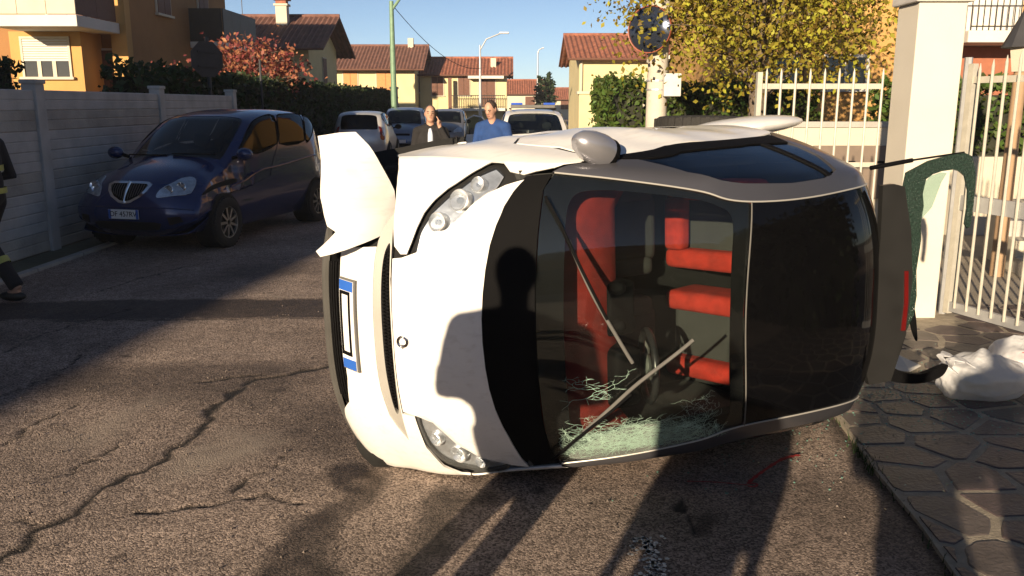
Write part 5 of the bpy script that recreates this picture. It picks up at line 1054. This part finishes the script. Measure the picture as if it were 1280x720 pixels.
def person(label, loc, rz, arms, legs, top, pants, shoe, hair, tilt=0., turn=0., sc=1., vox=.011, bald=False, extra=None, lod=False):
    r = empty('person', loc, rz, label, 'person'); r.scale = (sc, sc, sc); V_ = Vector
    hd = Matrix.Translation((0, -.01, 1.50)) @ Matrix.Rotation(turn, 4, 'Z') @ Matrix.Rotation(tilt, 4, 'X'); h3 = hd.to_3x3()
    b = MB(); b.ell(hd @ V_((0, -.012, .135)), (.076, .094, .112), 20, 14, h3).ell(hd @ V_((0, -.045, .065)), (.054, .055, .06), 16, 10, h3).ell(hd @ V_((0, -.106, .115)), (.014, .020, .022), 10, 8, h3).tube([hd @ V_((0, -.096, .155)), hd @ V_((0, -.112, .118))], [.010, .014], 8)
    for s in (-1, 1): b.ell(hd @ V_((s * .077, .005, .125)), (.012, .022, .032), 10, 8, h3)
    b.tube([(0, .01, 1.36), hd @ V_((0, .0, .09))], [.062, .056], 12); b.ell((0, 0, 1.22), (.16, .095, .2), 18, 12).ell((0, 0, .98), (.145, .10, .16), 18, 12)
    for s, (sh, el, wr, hdv) in zip((-1, 1), arms):
        b.tube([(s * .05, 0, 1.38), sh, el, wr], [.06, .042, .036, .027], 10); hand(b, wr, hdv, s)
    for hip, kn, an, to in legs: b.tube([(hip[0], hip[1], .97), hip, kn, an], [.085, .082, .052, .038], 12); b.tube([an, to], [.038, .03], 8)
    body = remesh(b, 'body', M_SKIN, r, vox if not lod else .025)
    t = MB().ell((0, 0, 1.24), (.185, .118, .21), 20, 14).ell((0, .0, 1.05), (.172, .125, .20), 20, 14).ell((0, 0, .93), (.178, .128, .12), 18, 10).tube([(-.17, .005, 1.395), (0, .012, 1.44), (.17, .005, 1.395)], [.062, .075, .062], 12)
    for sh, el, wr, hdv in arms: t.tube([V_(sh) + V_((0, 0, .01)), el, V_(el).lerp(V_(wr), .97)], [.068, .056, .043], 12).ell(sh, (.07, .07, .07), 12, 8)
    remesh(t, 'jacket' if top[1] else 'sweater', top[0], body, .016 if not lod else .03)
    p = MB().ell((0, 0, .92), (.165, .115, .12), 18, 10)
    for hip, kn, an, to in legs: p.tube([(hip[0], hip[1], .95), hip, kn, V_(kn).lerp(V_(an), .95)], [.095, .098, .073, .066], 14)
    remesh(p, 'trousers', pants, body, .016 if not lod else .03)
    for hip, kn, an, to in legs:
        a_, t_ = V_(an), V_(to); MB().ell(a_.lerp(t_, .45) + V_((0, 0, -.03)), (.047, .13, .045), 14, 10, Matrix.Rotation(math.atan2(-(t_ - a_).x, (t_ - a_).y), 3, 'Z')).build('shoe', shoe, body, smooth=True)
    hm = MB(); hm.ell(hd @ V_((0, .012, .150)), (.083, .096, .104), 20, 14, h3)
    n_ = len(hm.v); keep = []
    inv_ = hd.inverted()
    for f in hm.f:
        q = inv_ @ (sum((V_(hm.v[i]) for i in f), V_()) / len(f))
        if q.z > .17 - (.10 if q.y > .0 else 0) + (-.03 if q.y < -.03 and abs(q.x) > .06 else 0) and not (q.y < -.055 and q.z < .180 + (.02 if bald else 0)): keep.append(f)
    hm.f = keep; o = hm.build('hair', hair, body, smooth=True); so = o.modifiers.new('t', 'SOLIDIFY'); so.thickness = .012
    if not lod:
        for s in (-1, 1):
            e = MB().ell(hd @ V_((s * .031, -.096, .138)), (.013, .008, .007), 10, 8, h3).build('eye', mat('eye', (.03, .025, .02), .3), body, smooth=True); MB().tube([hd @ V_((s * .016, -.102, .158)), hd @ V_((s * .033, -.101, .164)), hd @ V_((s * .05, -.092, .158))], .005, 6).build('eyebrow', hair, body)
        MB().ell(hd @ V_((0, -.098, .072)), (.024, .008, .006), 12, 8, h3).build('mouth', mat('lips', (.28, .10, .08), .5), body, smooth=True)
    if extra: extra(r, body, hd)
    return r
def legs(fl=0., spread=.1, stride=0.): return [((s * .09, 0, .88), (s * spread, -.03 + s * stride * .5, .48), (s * spread * 1.05, .02 + s * stride, .09), (s * spread * 1.25, -.13 + s * stride, .04)) for s in (-1, 1)]
def arms(fold=False, hang=.03):
    if fold: return [((s * .19, 0, 1.38), (s * .27, .05, 1.10), (s * .12, -.20, 1.06), (-s, -.5, 0)) for s in (-1, 1)]
    return [((s * .19, 0, 1.38), (s * .25, .04, 1.10), (s * .255, -.05, .86), (0, -.15, -1)) for s in (-1, 1)]
C_JACK = cloth('charcoal jacket cloth', (.012, .011, .012)); C_BLUE = cloth('blue knit', (.012, .045, .16)); C_TROU = cloth('dark trousers cloth', (.03, .03, .035)); C_JEAN = cloth('blue denim', (.05, .075, .13)); C_SHOE = mat('black shoe leather', (.015, .014, .013), .5); C_FIRE = cloth('firefighter uniform cloth', (.012, .012, .016)); C_SHIRT = cloth('pale blue shirt cloth', (.55, .60, .70)); C_REFL = mat('yellow reflective band', (.42, .42, .10), .5, var=.2)
def jacket_extra(r, body, hd):
    m = MB().ell((0, -.088, 1.19), (.048, .046, .24), 16, 14).ell((0, -.055, 1.385), (.036, .036, .045), 12, 8).build('shirt', C_SHIRT, body, smooth=True)
    MB().box((-.035, -.013, -.075), (.035, .013, .075), Matrix.Translation((.098, -.05, 1.60)) @ Matrix.Rotation(.3, 4, 'X') @ Matrix.Rotation(PI / 2, 4, 'Z')).build('phone', M_BLACK, body, bevel=.004)
person('man in a dark jacket and pale shirt holding a phone to his ear', (-1.15, 12.4, 0), .05, [((-.19, 0, 1.38), (-.25, .03, 1.10), (-.23, -.10, .87), (0, -.15, -1)), ((.19, 0, 1.38), (.27, -.10, 1.18), (.135, -.10, 1.45), (-.15, .2, 1))], legs(), (C_JACK, 1), C_TROU, C_SHOE, mat('dark grey hair', (.07, .06, .055), .8, var=.3, scale=60, bump=.6, bscale=120), tilt=-.02, turn=.05, sc=.985, extra=jacket_extra)
person('man in a bright blue sweater looking down beside the white vehicle', (-.27, 12.5, 0), -.25, [((-.19, 0, 1.38), (-.25, -.02, 1.12), (-.14, -.24, 1.02), (.4, -1, -.2)), ((.19, 0, 1.38), (.25, 0, 1.11), (.16, -.22, .98), (-.4, -1, -.3))], legs(), (C_BLUE, 0), C_JEAN, C_SHOE, M_HAIRD, tilt=.42, turn=-.25, sc=1.03)
def fire_extra(r, body, hd):
    for z0, rx, ry in ((.98, .188, .138), (1.18, .188, .125)):
        MB().add([(rx * math.cos(a) * 1.03, ry * math.sin(a) * 1.04, z) for z in (z0 - .025, z0 + .025) for a in np.linspace(0, 2 * PI, 25)[:-1]], [(k, (k + 1) % 24, (k + 1) % 24 + 24, k + 24) for k in range(24)]).build('reflective_band', C_REFL, body, smooth=True)
    for hip, kn, an, to in LEGF:
        c = Vector(kn).lerp(Vector(an), .35); d = (Vector(an) - Vector(kn)).normalized(); MB().tube([c - d * .03, c + d * .03], .082, 16, False).build('reflective_band', C_REFL, body, smooth=True)
    MB().lathe([(.155, 1.60), (.13, 1.62), (.118, 1.70), (.08, 1.76), (0, 1.785)], 20, Matrix.Translation((0, -.01, 0))).build('helmet', C_FIRE, body, smooth=True)
LEGF = [((-.09, 0, .88), (-.11, -.18, .50), (-.12, -.20, .09), (-.13, -.36, .05)), ((.09, 0, .88), (.10, .06, .48), (.11, .30, .11), (.12, .16, .04))]
person('firefighter in dark uniform with yellow reflective bands walking past the wall', (-4.71, 7.75, 0), rad(-100), arms(True), LEGF, (C_FIRE, 1), C_FIRE, C_SHOE, M_HAIRD, extra=fire_extra)
# unseen photographer and onlookers around the camera; their long shadows fall into the picture
for x, y, rz, lab, c1, fo in ((.14, -.55, PI, 'onlooker in grey coat directly behind the photographer\'s spot', cloth('grey coat cloth', (.10, .10, .11)), True), (-.78, -.55, PI - .1, 'onlooker in brown coat standing left of the one in grey', cloth('brown coat cloth', (.12, .07, .04)), False), (-1.03, 1.06, PI - .5, 'onlooker in navy jacket standing ahead of the row on the wall side', cloth('navy jacket cloth', (.02, .025, .05)), True), (.78, -.3, PI, 'onlooker in green coat at the right end of the row', cloth('green coat cloth', (.04, .07, .04)), True)):
    person(lab, (x, y, 0), rz, arms(fo), legs(), (c1, 1), C_TROU, C_SHOE, M_HAIRD, lod=True, turn=.4 if x < -1 else 0, sc=1.02)

# ================================================================== LITTER AND GLASS
M_BAG = mat('thin white plastic bag', (.84, .85, .87), .3, var=.05, scale=6, bump=.7, bscale=16)
nt = M_BAG.node_tree; b_ = nt.nodes['Principled BSDF']; o_ = [n for n in nt.nodes if n.type == 'OUTPUT_MATERIAL'][0]; tl_ = nt.nodes.new('ShaderNodeBsdfTranslucent'); tl_.inputs[0].default_value = (.8, .8, .8, 1); tr_ = nt.nodes.new('ShaderNodeBsdfTransparent'); m1 = nt.nodes.new('ShaderNodeMixShader'); m1.inputs[0].default_value = .35; m2 = nt.nodes.new('ShaderNodeMixShader'); m2.inputs[0].default_value = .28; nt.links.new(b_.outputs[0], m1.inputs[1]); nt.links.new(tl_.outputs[0], m1.inputs[2]); nt.links.new(m1.outputs[0], m2.inputs[1]); nt.links.new(tr_.outputs[0], m2.inputs[2]); nt.links.new(m2.outputs[0], o_.inputs[0])
def bag(label, loc, sx, sy, sz, seed, rz, handles=True):
    r = empty('plastic_bag', loc, rz, label, 'bag', 'plastic bags on the pavement'); bm = bmesh.new(); bmesh.ops.create_icosphere(bm, subdivisions=6, radius=1); rr = random.Random(seed); ph = [(Vector((rr.gauss(0, 1), rr.gauss(0, 1), rr.gauss(0, 1))).normalized(), rr.uniform(1.5, 7), rr.uniform(0, 6)) for i in range(22)]
    for v in bm.verts:
        d = v.co.normalized(); k = 1.0 + sum((1 - abs(math.sin(d.dot(a) * f + p))) * .34 / f for a, f, p in ph) * .55 - .36
        k += .10 * math.sin(d.x * 3 + seed) * math.cos(d.y * 2.3)
        q = Vector((d.x * sx * k, d.y * sy * k, d.z * sz * k)); q.z = q.z + sz * .82
        if q.z < .0: q.z *= .03
        if d.z > .55: q.x *= 1 - (d.z - .55) * .9; q.y *= 1 - (d.z - .55) * .9
        v.co = q
    me = bpy.data.meshes.new('bag_film'); bm.to_mesh(me); bm.free(); me.polygons.foreach_set('use_smooth', [True] * len(me.polygons)); film = addmesh('bag_film', me, M_BAG, r)
    if handles:
        for s in (-1, 1):
            P = [Vector((-sx * .5, s * .05, sz * 1.35)), Vector((-sx * .85, s * .06, sz * 1.75)), Vector((-sx * 1.1, s * .04, sz * 1.72)), Vector((-sx * .98, s * .03, sz * 1.30)), Vector((-sx * .72, s * .02, sz * 1.0))]
            C = catmull([tuple(p) for p in P], 5, False); V = []
            for i, c in enumerate(C):
                w = .028 + .014 * math.sin(i * 1.3); V += [(c[0], c[1] - w, c[2]), (c[0] + .012, c[1] + w, c[2] + .01), (c[0] + .003, c[1] + w, c[2] + .006), (c[0] - .003, c[1] - w, c[2] - .004)]
            m_ = len(C); MB().add(V, [(4 * i + k, 4 * i + (k + 1) % 4, 4 * i + 4 + (k + 1) % 4, 4 * i + 4 + k) for i in range(m_ - 1) for k in range(4)]).build('handle', M_BAG, r, smooth=True)
    for k_, (cx_, cz_, rr_) in enumerate(((-.3, .35, .45), (.25, .4, .4))): MB().ell((cx_ * sx, 0, cz_ * sz + .01), (sx * rr_, sy * .5, sz * .5), 16, 10).build('bag_contents', M_PALE if k_ else L_GREEN, r, smooth=True)
    return r
bg1 = bag('crumpled white plastic carrier bag lying beside the broken tailgate', (2.84, 4.98, .025), .26, .20, .14, 4, .25)
bg2 = bag('smaller white carrier bag with red and yellow print', (3.24, 5.25, .025), .18, .16, .16, 9, -.5, False)
for c, col, sc_ in (((-.02, -.155, .17), (.55, .04, .03), (.03, .012, .05)), ((-.06, -.15, .12), (.70, .50, .05), (.045, .012, .018)), ((.05, -.15, .2), (.05, .12, .35), (.03, .012, .02))): MB().ell(c, sc_, 12, 8).build('print_patch', mat('bag print %.2f %.2f' % (col[0], col[1]), col, .5), bg2, smooth=True)
M_SHARD = mat('green glass shard', (.16, .30, .24), .08, var=.5, scale=40, spec=.9)
mb = MB(); rr = random.Random(12)
for i in range(2600):
    if i < 1700: x, y = rr.gauss(2.35, .38), rr.gauss(5.0, .33)
    elif i < 2200: x, y = rr.gauss(2.9, .45), rr.gauss(4.9, .5)
    else: x, y = rr.gauss(1.3, .5), rr.gauss(4.3, .35)
    z = .027 if x > edge_x(y) else .008; s = rr.uniform(.003, .007); a = rr.uniform(0, 6.28); tl = rr.uniform(-.6, .6)
    c, d = math.cos(a) * s, math.sin(a) * s; mb.add([(x - c, y - d, z), (x + d, y - c, z + s * abs(tl)), (x + c, y + d, z + s * .8), (x - d, y + c, z + s * .3)], [(0, 1, 2), (0, 2, 3), (0, 1, 3)])
tag(mb.build('glass_shards', M_SHARD), 'scattered crumbs of green safety glass around the tailgate', None, None, 'stuff')
M_GRIT = mat('road grit', (.13, .105, .09), .9, var=.4)
mb = MB()
for i in range(700):
    x, y = rr.uniform(-3.2, 1.7), 2.4 + 6 * rr.random() ** 1.5; s = rr.uniform(.003, .008); z = .006
    mb.add([(x - s, y, z), (x + s * .7, y - s, z), (x + s, y + s, z), (x, y, z + s * 1.3)], [(0, 1, 3), (1, 2, 3), (2, 0, 3)])
tag(mb.build('road_grit', M_GRIT), 'loose grit scattered over the asphalt', None, None, 'stuff')
wd = []
for i in range(120):
    y = rr.uniform(2.6, 5.0) if rr.random() < .5 else rr.gauss(4.05, .12); x = float(edge_x(np.array(y))) + rr.gauss(0, .02); h = rr.uniform(.01, .035); a = rr.uniform(0, 6.28); wd.append(((x - .004, y, .0), (x + .004, y, .0), (x + math.cos(a) * h * .6, y + math.sin(a) * h * .6, h + .015)))
mb = MB()
for t in wd: mb.add(t, [(0, 1, 2)])
tag(mb.build('weeds', L_DARK), 'low weeds growing in the joint between asphalt and paving', None, None, 'stuff')
ps = MB(); ps.poly([(2.42, 5.42, .04), (2.58, 5.36, .045), (2.70, 5.47, .05), (2.60, 5.58, .09), (2.46, 5.55, .06)], .003, (0, 0, 1)); tag(ps.build('paper_scrap', M_WHITEW), 'torn white scrap lying under the broken tailgate', 'scrap')

# ================================================================== AIR
hz = MB().box((-265, -125, -1.7), (265, 325, 14)).build('haze')
hm = bpy.data.materials.new('thin morning haze'); hm.use_nodes = True; hn = hm.node_tree
for n in list(hn.nodes): hn.nodes.remove(n)
ho = hn.nodes.new('ShaderNodeOutputMaterial'); hv = hn.nodes.new('ShaderNodeVolumePrincipled'); hv.inputs['Color'].default_value = (.9, .92, .97, 1); hv.inputs['Density'].default_value = .0007; hv.inputs['Anisotropy'].default_value = .1
hn.links.new(hv.outputs[0], ho.inputs['Volume']); hz.data.materials.append(hm); tag(hz, None, None, None, 'stuff')
